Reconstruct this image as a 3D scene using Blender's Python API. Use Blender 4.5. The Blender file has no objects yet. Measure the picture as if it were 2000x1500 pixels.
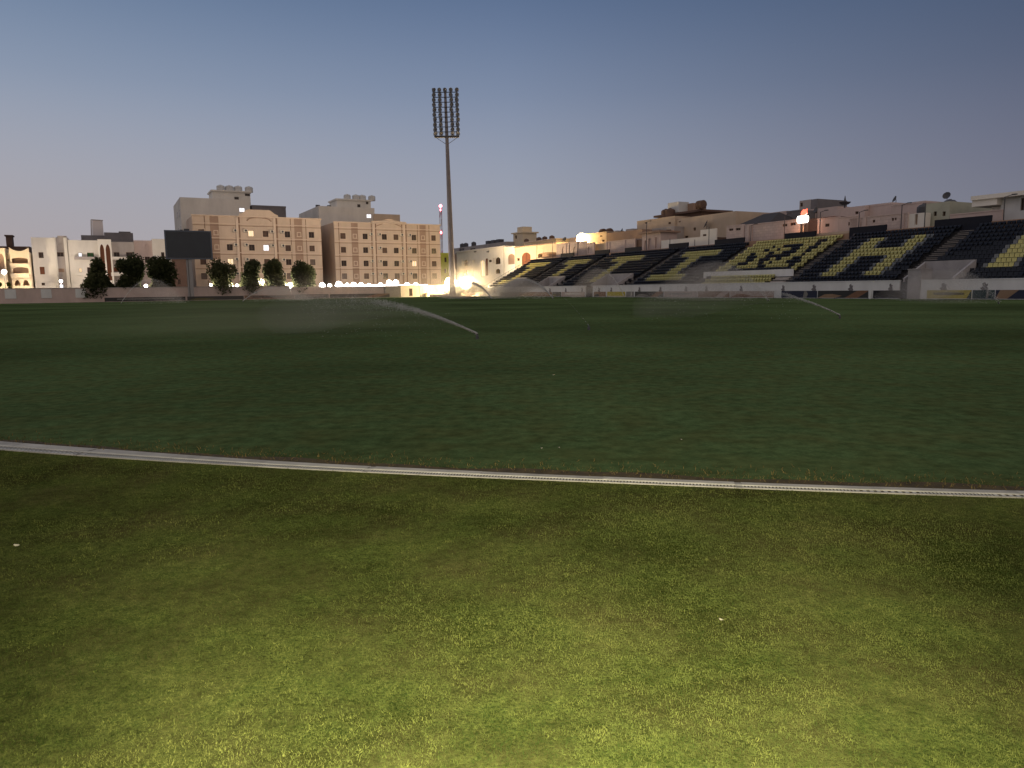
import bpy, math, random
import numpy as np
from mathutils import Vector, Matrix

random.seed(11)
rng = np.random.default_rng(11)
scene = bpy.context.scene
COL = scene.collection
PI = math.pi

# ------------------------------------------------------------------ camera
CAM_H, FOC = 1.55, 1444.0                      # eye height, focal length in photo pixels (2000 wide)
PITCH, ROLL = 0.1277, 0.0122
_c, _s = math.cos(ROLL), math.sin(ROLL)
UP0 = Vector((0, math.sin(PITCH), math.cos(PITCH)))
FWD = Vector((0, math.cos(PITCH), -math.sin(PITCH)))
RIGHT = Vector((_c, 0, 0)) - UP0 * _s
UPV = Vector((_s, 0, 0)) + UP0 * _c
cam_data = bpy.data.cameras.new('camera')
cam = bpy.data.objects.new('camera', cam_data)
COL.objects.link(cam)
m3 = Matrix((RIGHT, UPV, -FWD)).transposed()
cam.matrix_world = Matrix.Translation((0, 0, CAM_H)) @ m3.to_4x4()
cam_data.sensor_width = 36.0
cam_data.lens = 36.0 * FOC / 2000.0
cam_data.clip_start, cam_data.clip_end = 0.05, 6000
scene.camera = cam

# ------------------------------------------------------------------ world: dusk sky
world = bpy.data.worlds.new('World')
scene.world = world
world.use_nodes = True
wn, wl = world.node_tree.nodes, world.node_tree.links
wn.clear()


def srgb(r, g, b):
    return tuple(((v / 255.0) / 12.92 if v / 255.0 <= 0.04045 else ((v / 255.0 + 0.055) / 1.055) ** 2.4) for v in (r, g, b)) + (1.0,)


def wnode(t, **kw):
    n = wn.new(t)
    for k, v in kw.items():
        setattr(n, k, v)
    return n


w_tc = wnode('ShaderNodeTexCoord')
w_sep = wnode('ShaderNodeSeparateXYZ')
wl.new(w_tc.outputs['Generated'], w_sep.inputs[0])


def wmath(op, a, b=None, clamp=False):
    n = wnode('ShaderNodeMath', operation=op, use_clamp=clamp)
    for i, v in enumerate((a, b)):
        if v is None:
            continue
        if isinstance(v, (int, float)):
            n.inputs[i].default_value = v
        else:
            wl.new(v, n.inputs[i])
    return n.outputs[0]


w_el = wmath('MULTIPLY', wmath('ARCSINE', w_sep.outputs[2]), 180 / PI / 45.0)     # 0 at the horizon, 1 at 45 degrees


def ramp(stops):
    n = wnode('ShaderNodeValToRGB')
    cr = n.color_ramp
    cr.interpolation = 'B_SPLINE'
    while len(cr.elements) < len(stops):
        cr.elements.new(0.5)
    for e, (p, c) in zip(cr.elements, stops):
        e.position = p
        e.color = c
    wl.new(w_el, n.inputs[0])
    return n.outputs[0]


#                 0 deg                       4                          9                            14                          20                      45
SKY_L = ramp([(0.0, srgb(170, 157, 156)), (0.09, srgb(166, 160, 164)), (0.2, srgb(160, 162, 173)), (0.31, srgb(136, 150, 172)), (0.46, srgb(96, 118, 149)), (1.0, srgb(76, 96, 128))])
SKY_C = ramp([(0.0, srgb(160, 159, 164)), (0.09, srgb(156, 159, 169)), (0.2, srgb(147, 153, 169)), (0.31, srgb(124, 138, 163)), (0.46, srgb(85, 106, 139)), (1.0, srgb(68, 87, 120))])
SKY_R = ramp([(0.0, srgb(124, 125, 134)), (0.09, srgb(118, 119, 131)), (0.2, srgb(106, 110, 129)), (0.31, srgb(85, 96, 119)), (0.46, srgb(62, 80, 109)), (1.0, srgb(57, 74, 103))])
w_h = wmath('SQRT', wmath('ADD', wmath('MULTIPLY', w_sep.outputs[0], w_sep.outputs[0]), wmath('MULTIPLY', w_sep.outputs[1], w_sep.outputs[1])))
w_az = wmath('DIVIDE', w_sep.outputs[0], wmath('MAXIMUM', w_h, 0.001))          # -0.57 .. 0.57 across the picture


def wmix(fac, a, b):
    n = wnode('ShaderNodeMix', data_type='RGBA')
    wl.new(fac, n.inputs[0])
    wl.new(a, n.inputs[6])
    wl.new(b, n.inputs[7])
    return n.outputs[2]


sky_lc = wmix(wmath('MULTIPLY_ADD', w_az, 1.75, True), SKY_L, SKY_C)
sky_lc.node.inputs[0].links[0].from_node.inputs[2].default_value = 1.0
sky_all = wmix(wmath('MULTIPLY', w_az, 1.75, True), sky_lc, SKY_R)
# the part of the sky over and behind the viewer: paler overhead, afterglow low down behind
w_up = wmath('MULTIPLY_ADD', w_sep.outputs[2], 2.2, True)
w_up.node.inputs[2].default_value = -0.95
col_up = wnode('ShaderNodeRGB')
col_up.outputs[0].default_value = (0.34, 0.34, 0.36, 1)
sky_all = wmix(w_up, sky_all, col_up.outputs[0])
w_back = wmath('MULTIPLY_ADD', w_sep.outputs[1], -1.6, True)
w_back.node.inputs[2].default_value = 0.1
col_back = wnode('ShaderNodeRGB')
col_back.outputs[0].default_value = (0.50, 0.42, 0.375, 1)
sky_all = wmix(w_back, sky_all, col_back.outputs[0])
w_bg = wnode('ShaderNodeBackground')
w_bg.inputs[1].default_value = 1.05
wl.new(sky_all, w_bg.inputs[0])
w_out = wnode('ShaderNodeOutputWorld')
wl.new(w_bg.outputs[0], w_out.inputs[0])

scene.view_settings.view_transform = 'Standard'
scene.view_settings.look = 'None'
scene.view_settings.exposure = 0.0
scene.view_settings.gamma = 1.0
scene.view_settings.use_curve_mapping = False
scene.cycles.use_denoising = True
scene.cycles.max_bounces = 6
scene.cycles.transparent_max_bounces = 8
scene.cycles.sample_clamp_indirect = 4.0

# hand lamp beside the camera that lights the grass at the photographer's feet
ld = bpy.data.lights.new('hand_torch', 'SPOT')
ld.energy = 1850
ld.color = (1.0, 0.90, 0.58)
ld.spot_size = math.radians(116)
ld.spot_blend = 1.0
ld.shadow_soft_size = 0.03
hand = bpy.data.objects.new('hand_torch', ld)
COL.objects.link(hand)
hand.matrix_world = Matrix.Translation((0.10, 0.34, 1.20)) @ m3.to_4x4() @ Matrix.Rotation(math.radians(-23), 4, 'X')

# ------------------------------------------------------------------ measuring: photo pixel -> real place
EYE = Vector((0, 0, CAM_H))


def ray(px, py):
    return FWD + RIGHT * ((px - 1000) / FOC) - UPV * ((py - 750) / FOC)


def ground(px, py, z=0.0):
    d = ray(px, py)
    return EYE + d * ((z - CAM_H) / d.z)


def at_depth(px, py, y):
    d = ray(px, py)
    return EYE + d * (y / d.y)


STAND_X, STAND_K = 85.14, 0.5333
DV = Vector((-STAND_K, 1, 0)).normalized()            # along the grandstand, away from the camera
NV = Vector((1, STAND_K, 0)).normalized()             # up the grandstand's slope
S0 = Vector((STAND_X, 0, 0))
END_S = 206.97
E0 = S0 + DV * END_S


class Plane:
    """A vertical plane: origin o, direction a (rightwards in the view), b away from the viewer."""
    def __init__(self, o, a, b):
        self.o, self.a, self.b = Vector(o), Vector(a), Vector(b)

    def hit(self, px, py):
        d = ray(px, py)
        t = (self.o - EYE).dot(self.b) / d.dot(self.b)
        return EYE + d * t

    def uz(self, px, py):
        p = self.hit(px, py)
        return (p - self.o).dot(self.a), p.z

    def pt(self, u, z=0.0):
        return self.o + self.a * u + Vector((0, 0, z))

    def rot(self):
        return math.atan2(self.a.y, self.a.x)


def end_plane(w):
    return Plane(E0 + DV * w, NV, DV)


def side_plane(n):
    return Plane(S0 + NV * n, -DV, NV)


# ------------------------------------------------------------------ mesh helpers
class MB:
    def __init__(self):
        self.v, self.f, self.m = [], [], []

    def quad(self, a, b, c, d, m=0):
        n = len(self.v)
        self.v += [tuple(a), tuple(b), tuple(c), tuple(d)]
        self.f.append((n, n + 1, n + 2, n + 3))
        self.m.append(m)

    def poly(self, pts, m=0):
        n = len(self.v)
        self.v += [tuple(p) for p in pts]
        self.f.append(tuple(range(n, n + len(pts))))
        self.m.append(m)

    def box(self, x0, x1, y0, y1, z0, z1, m=0):
        n = len(self.v)
        self.v += [(x0, y0, z0), (x1, y0, z0), (x1, y1, z0), (x0, y1, z0), (x0, y0, z1), (x1, y0, z1), (x1, y1, z1), (x0, y1, z1)]
        for f in ((0, 3, 2, 1), (4, 5, 6, 7), (0, 1, 5, 4), (1, 2, 6, 5), (2, 3, 7, 6), (3, 0, 4, 7)):
            self.f.append(tuple(n + i for i in f))
            self.m.append(m)
        return self

    def prism(self, pts, y0, y1, m=0):
        """outline pts in (x, z), extruded from y0 to y1"""
        k = len(pts)
        n = len(self.v)
        self.v += [(p[0], y0, p[1]) for p in pts] + [(p[0], y1, p[1]) for p in pts]
        self.f.append(tuple(n + i for i in range(k)))
        self.f.append(tuple(n + 2 * k - 1 - i for i in range(k)))
        self.m += [m, m]
        for i in range(k):
            j = (i + 1) % k
            self.f.append((n + i, n + k + i, n + k + j, n + j))
            self.m.append(m)
        return self

    def tube(self, p, q, r0, r1=None, seg=8, m=0, caps=True):
        r1 = r0 if r1 is None else r1
        p, q = Vector(p), Vector(q)
        ax = (q - p).normalized()
        x = ax.orthogonal().normalized()
        y = ax.cross(x)
        n = len(self.v)
        for c, r in ((p, r0), (q, r1)):
            for i in range(seg):
                a = 2 * PI * i / seg
                self.v.append(tuple(c + x * (math.cos(a) * r) + y * (math.sin(a) * r)))
        for i in range(seg):
            j = (i + 1) % seg
            self.f.append((n + i, n + j, n + seg + j, n + seg + i))
            self.m.append(m)
        if caps:
            self.f.append(tuple(n + seg - 1 - i for i in range(seg)))
            self.f.append(tuple(n + seg + i for i in range(seg)))
            self.m += [m, m]
        return self

    def lathe(self, prof, c=(0, 0, 0), seg=14, m=0):
        n = len(self.v)
        for r, z in prof:
            for i in range(seg):
                a = 2 * PI * i / seg
                self.v.append((c[0] + r * math.cos(a), c[1] + r * math.sin(a), c[2] + z))
        for k in range(len(prof) - 1):
            for i in range(seg):
                j = (i + 1) % seg
                self.f.append((n + k * seg + i, n + k * seg + j, n + (k + 1) * seg + j, n + (k + 1) * seg + i))
                self.m.append(m)
        self.f.append(tuple(n + seg - 1 - i for i in range(seg)))
        self.m.append(m)
        self.f.append(tuple(n + (len(prof) - 1) * seg + i for i in range(seg)))
        self.m.append(m)
        return self

    def build(self, name, mats, parent=None, smooth=False):
        me = bpy.data.meshes.new(name)
        me.from_pydata(self.v, [], self.f)
        for mt in (mats if isinstance(mats, (list, tuple)) else [mats]):
            me.materials.append(mt)
        if len(set(self.m)) > 1:
            me.polygons.foreach_set('material_index', self.m)
        if smooth:
            me.polygons.foreach_set('use_smooth', [True] * len(self.f))
        me.update()
        o = bpy.data.objects.new(name, me)
        COL.objects.link(o)
        if parent is not None:
            o.parent = parent
        return o


def tag(o, label=None, cat=None, group=None, kind=None):
    if cat and not kind:
        kind = 'thing'
    for k, v in (('label', label), ('category', cat), ('group', group), ('kind', kind)):
        if v:
            o[k] = v
    return o


def empty(name, loc, rz=0.0, label=None, cat=None, group=None):
    o = bpy.data.objects.new(name, None)
    o.empty_display_size = 0.2
    o.location = loc
    o.rotation_euler = (0, 0, rz)
    COL.objects.link(o)
    return tag(o, label, cat, group)


def numpy_mesh(name, verts, faces, mats, parent=None, mat_idx=None, attr=None):
    """verts (n,3), faces (m,k)"""
    me = bpy.data.meshes.new(name)
    k = faces.shape[1]
    me.vertices.add(len(verts))
    me.vertices.foreach_set('co', np.asarray(verts, dtype=np.float32).ravel())
    me.loops.add(faces.size)
    me.loops.foreach_set('vertex_index', faces.astype(np.int32).ravel())
    me.polygons.add(len(faces))
    me.polygons.foreach_set('loop_start', np.arange(0, faces.size, k, dtype=np.int32))
    me.polygons.foreach_set('loop_total', np.full(len(faces), k, dtype=np.int32))
    for mt in mats:
        me.materials.append(mt)
    if mat_idx is not None:
        me.polygons.foreach_set('material_index', mat_idx.astype(np.int32))
    if attr is not None:
        at = me.attributes.new('tint', 'FLOAT', 'POINT')
        at.data.foreach_set('value', attr.astype(np.float32))
    me.update(calc_edges=True)
    o = bpy.data.objects.new(name, me)
    COL.objects.link(o)
    if parent is not None:
        o.parent = parent
    return o


# ------------------------------------------------------------------ materials
def mat(name, col, rough=0.85, vary=0.18, scale=0.6, bump=0.0, bscale=30.0, metal=0.0, spec=0.3, streak=0.0):
    m = bpy.data.materials.new(name)
    m.use_nodes = True
    nt = m.node_tree
    b = nt.nodes['Principled BSDF']
    b.inputs['Roughness'].default_value = rough
    b.inputs['Metallic'].default_value = metal
    b.inputs['Specular IOR Level'].default_value = spec
    tc = nt.nodes.new('ShaderNodeTexCoord')
    if vary > 0:
        no = nt.nodes.new('ShaderNodeTexNoise')
        no.inputs['Scale'].default_value = scale
        no.inputs['Detail'].default_value = 6
        no.inputs['Roughness'].default_value = 0.65
        vec = tc.outputs['Object']
        if streak > 0:
            mp = nt.nodes.new('ShaderNodeMapping')
            mp.inputs['Scale'].default_value = (1, 1, 1 - streak)
            nt.links.new(vec, mp.inputs[0])
            vec = mp.outputs[0]
        nt.links.new(vec, no.inputs['Vector'])
        mr = nt.nodes.new('ShaderNodeMapRange')
        mr.inputs[1].default_value, mr.inputs[2].default_value = 0.25, 0.75
        mr.inputs[3].default_value, mr.inputs[4].default_value = 1 - vary, 1 + vary * 0.6
        nt.links.new(no.outputs[0], mr.inputs[0])
        mx = nt.nodes.new('ShaderNodeMix')
        mx.data_type = 'RGBA'
        mx.blend_type = 'MULTIPLY'
        mx.inputs[0].default_value = 1
        mx.inputs[6].default_value = tuple(col) + (1,)
        nt.links.new(mr.outputs[0], mx.inputs[7])
        nt.links.new(mx.outputs[2], b.inputs['Base Color'])
    else:
        b.inputs['Base Color'].default_value = tuple(col) + (1,)
    if bump > 0:
        n2 = nt.nodes.new('ShaderNodeTexNoise')
        n2.inputs['Scale'].default_value = bscale
        nt.links.new(tc.outputs['Object'], n2.inputs['Vector'])
        bp = nt.nodes.new('ShaderNodeBump')
        bp.inputs['Strength'].default_value = bump
        nt.links.new(n2.outputs[0], bp.inputs['Height'])
        nt.links.new(bp.outputs[0], b.inputs['Normal'])
    return m


def emis(name, col, strength):
    m = bpy.data.materials.new(name)
    m.use_nodes = True
    b = m.node_tree.nodes['Principled BSDF']
    b.inputs['Base Color'].default_value = (0.6, 0.6, 0.6, 1)
    b.inputs['Emission Color'].default_value = tuple(col) + (1,)
    b.inputs['Emission Strength'].default_value = strength
    return m


def block_wall(name, col, mortar, bw=0.8, bh=0.4):
    m = mat(name, col, vary=0.15)
    nt = m.node_tree
    b = nt.nodes['Principled BSDF']
    tc = [n for n in nt.nodes if n.type == 'TEX_COORD'][0]
    mp = nt.nodes.new('ShaderNodeMapping')
    mp.inputs['Rotation'].default_value = (PI / 2, 0, 0)
    br = nt.nodes.new('ShaderNodeTexBrick')
    br.inputs['Color1'].default_value = tuple(col) + (1,)
    br.inputs['Color2'].default_value = tuple(c * 0.88 for c in col) + (1,)
    br.inputs['Mortar'].default_value = tuple(mortar) + (1,)
    br.inputs['Scale'].default_value = 1
    br.inputs['Brick Width'].default_value = bw
    br.inputs['Row Height'].default_value = bh
    br.inputs['Mortar Size'].default_value = 0.025
    nt.links.new(tc.outputs['Object'], mp.inputs[0])
    nt.links.new(mp.outputs[0], br.inputs[0])
    mx = [n for n in nt.nodes if n.type == 'MIX'][0]
    nt.links.new(br.outputs[0], mx.inputs[6])
    return m


M = dict(
    tan=mat('tan_render', (0.56, 0.44, 0.35), vary=0.2, scale=0.25, streak=0.6),
    tan_dark=mat('dark_tan_and_recess_shade', (0.33, 0.225, 0.17), vary=0.2, scale=0.3),  # dark tan; also stands in for the shade of recesses
    tan_shadow=mat('brown_pipe_and_shadow_line', (0.22, 0.14, 0.10), vary=0.2),  # brown for downpipes and for shadow lines painted on the fronts
    tan_light=mat('tan_moulding', (0.61, 0.485, 0.39), vary=0.12),
    greywhite=mat('grey_render', (0.70, 0.665, 0.615), vary=0.22, scale=0.22, streak=0.6),
    grey=mat('dull_grey_render', (0.40, 0.36, 0.345), vary=0.25, scale=0.3, streak=0.5),
    darkgrey=mat('dark_grey_render', (0.17, 0.16, 0.17), vary=0.25, scale=0.4),
    cream=mat('cream_render', (0.70, 0.58, 0.42), vary=0.12, scale=0.3),
    white=mat('white_render', (0.80, 0.76, 0.70), vary=0.14, scale=0.3, streak=0.5),
    brown=mat('brown_roofing', (0.12, 0.075, 0.06), vary=0.3),
    redbrown=mat('red_brown_timber', (0.20, 0.075, 0.04), vary=0.25),
    pinkwall=block_wall('pink_block_wall', (0.60, 0.485, 0.45), (0.45, 0.36, 0.33)),
    pinkplain=mat('pink_render', (0.55, 0.44, 0.41), vary=0.2, scale=0.4, streak=0.5),
    sand=mat('sand_render', (0.53, 0.42, 0.32), vary=0.18, scale=0.3, streak=0.5),
    palegreen=mat('pale_green_render', (0.42, 0.42, 0.34), vary=0.15),
    yellowgreen=mat('painted_green_light', (0.42, 0.46, 0.08), vary=0.2),  # green light on the wall, put into its base colour
    concrete=mat('concrete', (0.30, 0.29, 0.28), vary=0.25, scale=0.8),
    concrete_pale=mat('pale_grey_concrete', (0.34, 0.325, 0.335), vary=0.25, scale=0.6, streak=0.6),
    whitewall=mat('white_painted_concrete', (0.66, 0.67, 0.68), vary=0.16, scale=0.5, streak=0.6),
    glass=mat('dark_glass', (0.035, 0.022, 0.018), rough=0.25, vary=0.3, spec=0.5),
    frame=mat('window_frame', (0.16, 0.10, 0.07), vary=0.1),
    curtain=mat('brown_curtain_behind_glass', (0.10, 0.06, 0.045), rough=0.4, vary=0.4, scale=2),
    blind=mat('dull_blind_behind_glass', (0.17, 0.13, 0.11), rough=0.4, vary=0.3, scale=2),
    greenpane=mat('green_pane', (0.05, 0.16, 0.06), rough=0.3, vary=0.1),
    steel=mat('galvanised_steel', (0.30, 0.29, 0.30), rough=0.55, vary=0.15, metal=0.3),
    darksteel=mat('dark_steel', (0.07, 0.07, 0.08), rough=0.5, vary=0.15),
    tank=mat('white_plastic_tank', (0.55, 0.55, 0.55), rough=0.5, vary=0.15),
    acbox=mat('air_conditioner_casing', (0.66, 0.58, 0.48), rough=0.5, vary=0.1),
    seat_dark=mat('navy_seat_plastic', (0.013, 0.015, 0.024), rough=0.45, vary=0.2, scale=3),
    seat_yellow=mat('yellow_seat_plastic', (0.55, 0.51, 0.20), rough=0.45, vary=0.2, scale=3),
    seat_grey=mat('grey_seat_plastic', (0.17, 0.18, 0.19), rough=0.45, vary=0.2, scale=3),
    terrace=mat('dark_terrace_concrete', (0.035, 0.035, 0.04), vary=0.25, scale=1.2),
    stair=mat('stair_concrete', (0.40, 0.37, 0.35), vary=0.25, scale=1.5),
    stair_dark=mat('dark_stair_concrete', (0.10, 0.09, 0.085), vary=0.25, scale=1.5),
    navy=mat('navy_painted_wall', (0.012, 0.014, 0.025), vary=0.2),
    orange=mat('tan_low_wall', (0.36, 0.23, 0.16), vary=0.2),
    bark=mat('bark', (0.08, 0.055, 0.04), vary=0.3, scale=6),
    asphalt=mat('asphalt', (0.06, 0.055, 0.05), vary=0.2, scale=0.5),
    bulb=emis('white_lamp_glass', (1.0, 0.93, 0.85), 14),
    bulb_warm=emis('warm_lamp_glass', (1.0, 0.78, 0.42), 40),
    lit=emis('lit_window', (0.95, 0.95, 1.0), 1.2),
    lit_warm=emis('warm_lit_window', (1.0, 0.72, 0.38), 0.9),
    sign_white=emis('lit_sign_white', (1.0, 0.9, 0.8), 6.0),
    sign_red=emis('lit_sign_red', (1.0, 0.09, 0.03), 2.2),
    beacon=emis('red_beacon', (1.0, 0.2, 0.25), 7.0),
)


def ground_mat(name, cols, fine, bump_s, big=(0.045, 0.02), dist=0.02, patch=(0.55, 1.4)):
    """grass seen as a surface: two hues mixed by noise from blade size up to patches of turf"""
    m = bpy.data.materials.new(name)
    m.use_nodes = True
    nt = m.node_tree
    N, L = nt.nodes, nt.links
    b = N['Principled BSDF']
    b.inputs['Roughness'].default_value = 0.95
    b.inputs['Specular IOR Level'].default_value = 0.0
    geo = N.new('ShaderNodeNewGeometry')

    def noise(scale, detail=4, rough=0.6):
        n = N.new('ShaderNodeTexNoise')
        n.inputs['Scale'].default_value = scale
        n.inputs['Detail'].default_value = detail
        n.inputs['Roughness'].default_value = rough
        L.new(geo.outputs['Position'], n.inputs['Vector'])
        return n.outputs[0]

    def rng_(v, a, bb, c, d):
        n = N.new('ShaderNodeMapRange')
        for i, x in enumerate((a, bb, c, d)):
            n.inputs[i + 1].default_value = x
        L.new(v, n.inputs[0])
        return n.outputs[0]

    def mix(f, a, c, bt='MIX'):
        n = N.new('ShaderNodeMix')
        n.data_type = 'RGBA'
        n.blend_type = bt
        for s_, x in ((0, f), (6, a), (7, c)):
            if isinstance(x, (int, float)):
                n.inputs[s_].default_value = x
            elif isinstance(x, tuple):
                n.inputs[s_].default_value = x + (1,)
            else:
                L.new(x, n.inputs[s_])
        return n.outputs[2]

    c = mix(rng_(noise(fine, 5, 0.7), 0.35, 0.65, 0, 1), cols[0], cols[1])
    c = mix(rng_(noise(1.7, 5), 0.4, 0.68, 0, 1), c, cols[2])
    c = mix(1.0, c, rng_(noise(big[0], 5), 0.33, 0.67, patch[0], patch[1]), 'MULTIPLY')
    c = mix(1.0, c, rng_(noise(fine * 0.22, 4), 0.3, 0.7, 0.7, 1.3), 'MULTIPLY')
    L.new(c, b.inputs['Base Color'])
    bp = N.new('ShaderNodeBump')
    bp.inputs['Strength'].default_value = bump_s
    bp.inputs['Distance'].default_value = dist
    L.new(noise(fine * 0.8, 6, 0.7), bp.inputs['Height'])
    L.new(bp.outputs[0], b.inputs['Normal'])
    return m


G_PITCH = ground_mat('pitch_turf', ((0.052, 0.083, 0.034), (0.074, 0.112, 0.046), (0.069, 0.086, 0.034)), 26, 0.12, big=(0.075, 0), patch=(0.7, 1.45))
G_NEAR = ground_mat('near_turf', ((0.026, 0.042, 0.011), (0.105, 0.122, 0.032), (0.068, 0.066, 0.024)), 75, 0.8, big=(0.9, 0))


def leaf_mat(name, c0, c1, trans=0.25):
    m = bpy.data.materials.new(name)
    m.use_nodes = True
    nt = m.node_tree
    N, L = nt.nodes, nt.links
    N.remove(N['Principled BSDF'])
    at = N.new('ShaderNodeAttribute')
    at.attribute_name = 'tint'
    mx = N.new('ShaderNodeMix')
    mx.data_type = 'RGBA'
    mx.inputs[6].default_value = c0 + (1,)
    mx.inputs[7].default_value = c1 + (1,)
    L.new(at.outputs['Fac'], mx.inputs[0])
    d = N.new('ShaderNodeBsdfDiffuse')
    t = N.new('ShaderNodeBsdfTranslucent')
    L.new(mx.outputs[2], d.inputs[0])
    L.new(mx.outputs[2], t.inputs[0])
    ms = N.new('ShaderNodeMixShader')
    ms.inputs[0].default_value = trans
    L.new(d.outputs[0], ms.inputs[1])
    L.new(t.outputs[0], ms.inputs[2])
    L.new(ms.outputs[0], N['Material Output'].inputs[0])
    return m


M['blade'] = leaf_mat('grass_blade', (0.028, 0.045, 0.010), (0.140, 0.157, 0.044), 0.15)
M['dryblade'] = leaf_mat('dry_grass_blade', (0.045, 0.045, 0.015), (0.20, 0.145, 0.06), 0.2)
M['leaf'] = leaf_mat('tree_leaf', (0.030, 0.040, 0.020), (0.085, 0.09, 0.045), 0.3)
M['palm'] = leaf_mat('palm_leaf', (0.03, 0.045, 0.012), (0.07, 0.09, 0.02), 0.25)
M['water'] = leaf_mat('water_droplets', (0.6, 0.6, 0.6), (0.95, 0.95, 0.95), 0.55)


def point_light(name, loc, watts, col, size=0.15):
    d = bpy.data.lights.new(name, 'POINT')
    d.energy, d.color, d.shadow_soft_size = watts, col, size
    o = bpy.data.objects.new(name, d)
    o.location = loc
    COL.objects.link(o)
    return o


# ================================================================== ground
def sheet(name, corners, z, m, n=1):
    mb = MB()
    mb.quad(*[(c[0], c[1], z) for c in corners])
    o = mb.build(name, m)
    o['kind'] = 'structure'
    return o


sheet('ground', [(-3000, -300), (3000, -300), (3000, 4000), (-3000, 4000)], -0.012, M['asphalt'])

# edges of the drain channel, measured along the photograph and laid on the ground
drain_px = [(-260, 842, 859), (0, 865.5, 880), (200, 881, 894), (350, 891, 903.5), (500, 902, 913.5), (650, 911, 922), (800, 917.5, 931),
            (950, 923.5, 934), (1100, 930, 942), (1250, 937, 948.5), (1400, 943, 955), (1600, 951, 962.5), (1800, 957, 969.5), (2000, 962.5, 975.5), (2300, 970, 983)]
far_edge = [ground(x, a) for x, a, b in drain_px]
near_edge = [ground(x, b) for x, a, b in drain_px]
for edge in (far_edge, near_edge):                       # carried on beyond the picture on both sides
    d0 = (edge[0] - edge[2]).normalized()
    d1 = (edge[-1] - edge[-3]).normalized()
    edge[:0] = [edge[0] + d0 * k for k in (18, 12, 6, 3)]
    edge += [edge[-1] + d1 * k for k in (3, 6, 12, 18)]


def resample(pts, step=0.12):
    out = []
    P = [pts[0] * 2 - pts[1]] + pts + [pts[-1] * 2 - pts[-2]]
    for i in range(1, len(P) - 2):
        n = max(2, int((P[i + 1] - P[i]).length / step))
        for k in range(n):
            t = k / n
            a, b, c, d = P[i - 1], P[i], P[i + 1], P[i + 2]
            out.append(0.5 * ((2 * b) + (c - a) * t + (2 * a - 5 * b + 4 * c - d) * t * t + (3 * b - a - 3 * c + d) * t ** 3))
    out.append(pts[-1].copy())
    return out


mid = resample([(a + b) / 2 for a, b in zip(far_edge, near_edge)], 0.05)
_k = 61
_px = np.convolve(np.pad([p.x for p in mid], _k // 2, mode='reflect', reflect_type='odd'), np.ones(_k) / _k, mode='valid')
_py = np.convolve(np.pad([p.y for p in mid], _k // 2, mode='reflect', reflect_type='odd'), np.ones(_k) / _k, mode='valid')
mid = [Vector((a, b, 0)) for a, b in zip(_px, _py)]
XS = np.array([p.x for p in mid])
YS = np.array([p.y for p in mid])
HW = np.interp(XS, [p.x for p in far_edge], [(a - b).length / 2 for a, b in zip(far_edge, near_edge)])
HW = np.minimum(HW, 0.17) * 0.86
HW = np.convolve(np.pad(HW, 20, mode='edge'), np.ones(41) / 41, mode='valid')
order = np.argsort(XS)


def drain_y(x):
    return np.interp(x, XS[order], YS[order])


# near strip of turf on the viewer's side of the drain, pitch beyond it
def strip_mesh(name, x0, x1, f0, f1, z, m, nx=160):
    xs = np.linspace(x0, x1, nx)
    lo = np.array([f0(x) for x in xs])
    hi = np.array([f1(x) for x in xs])
    v = np.concatenate([np.stack([xs, lo, np.full(nx, z)], 1), np.stack([xs, hi, np.full(nx, z)], 1)])
    i = np.arange(nx - 1)
    o = numpy_mesh(name, v, np.stack([i, i + 1, nx + i + 1, nx + i], 1), [m])
    o['kind'] = 'structure'
    return o


XL, XR = float(XS.min()), float(XS.max())
strip_mesh('lawn', XL, XR, lambda x: min(-14.0, drain_y(x) - 3), lambda x: drain_y(x) - 0.05, 0.004, G_NEAR)
M['soil'] = mat('bare_soil', (0.062, 0.042, 0.015), vary=0.7, scale=7, bump=0.6, bscale=40)
strip_mesh('soil_strip', XL, XR, lambda x: drain_y(x) - 0.05, lambda x: drain_y(x) + 0.25 + 0.035 * math.sin(x * 2.3) + 0.03 * math.sin(x * 5.9 + 1), 0.008, M['soil'], 260)
# pitch: from the soil strip to the boards
pe = MB()
fl = E0 - NV * 140
pts = [(XL, drain_y(XL) + 0.25, 0.004)]
xs = np.linspace(XL, XR, 120)
pts = [(x, drain_y(x) + 0.22, 0.004) for x in xs]
R1, R2, L2 = S0 + DV * 5 - NV * 0.6, S0 + DV * (END_S - 1) - NV * 0.6, E0 - DV - NV * 170
bm_pts = pts + [(R1.x, R1.y, 0.004), (R2.x, R2.y, 0.004), (L2.x, L2.y, 0.004), (-75, 12, 0.004)]
pe.poly(bm_pts)
o = pe.build('pitch', G_PITCH)
o['kind'] = 'structure'

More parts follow.
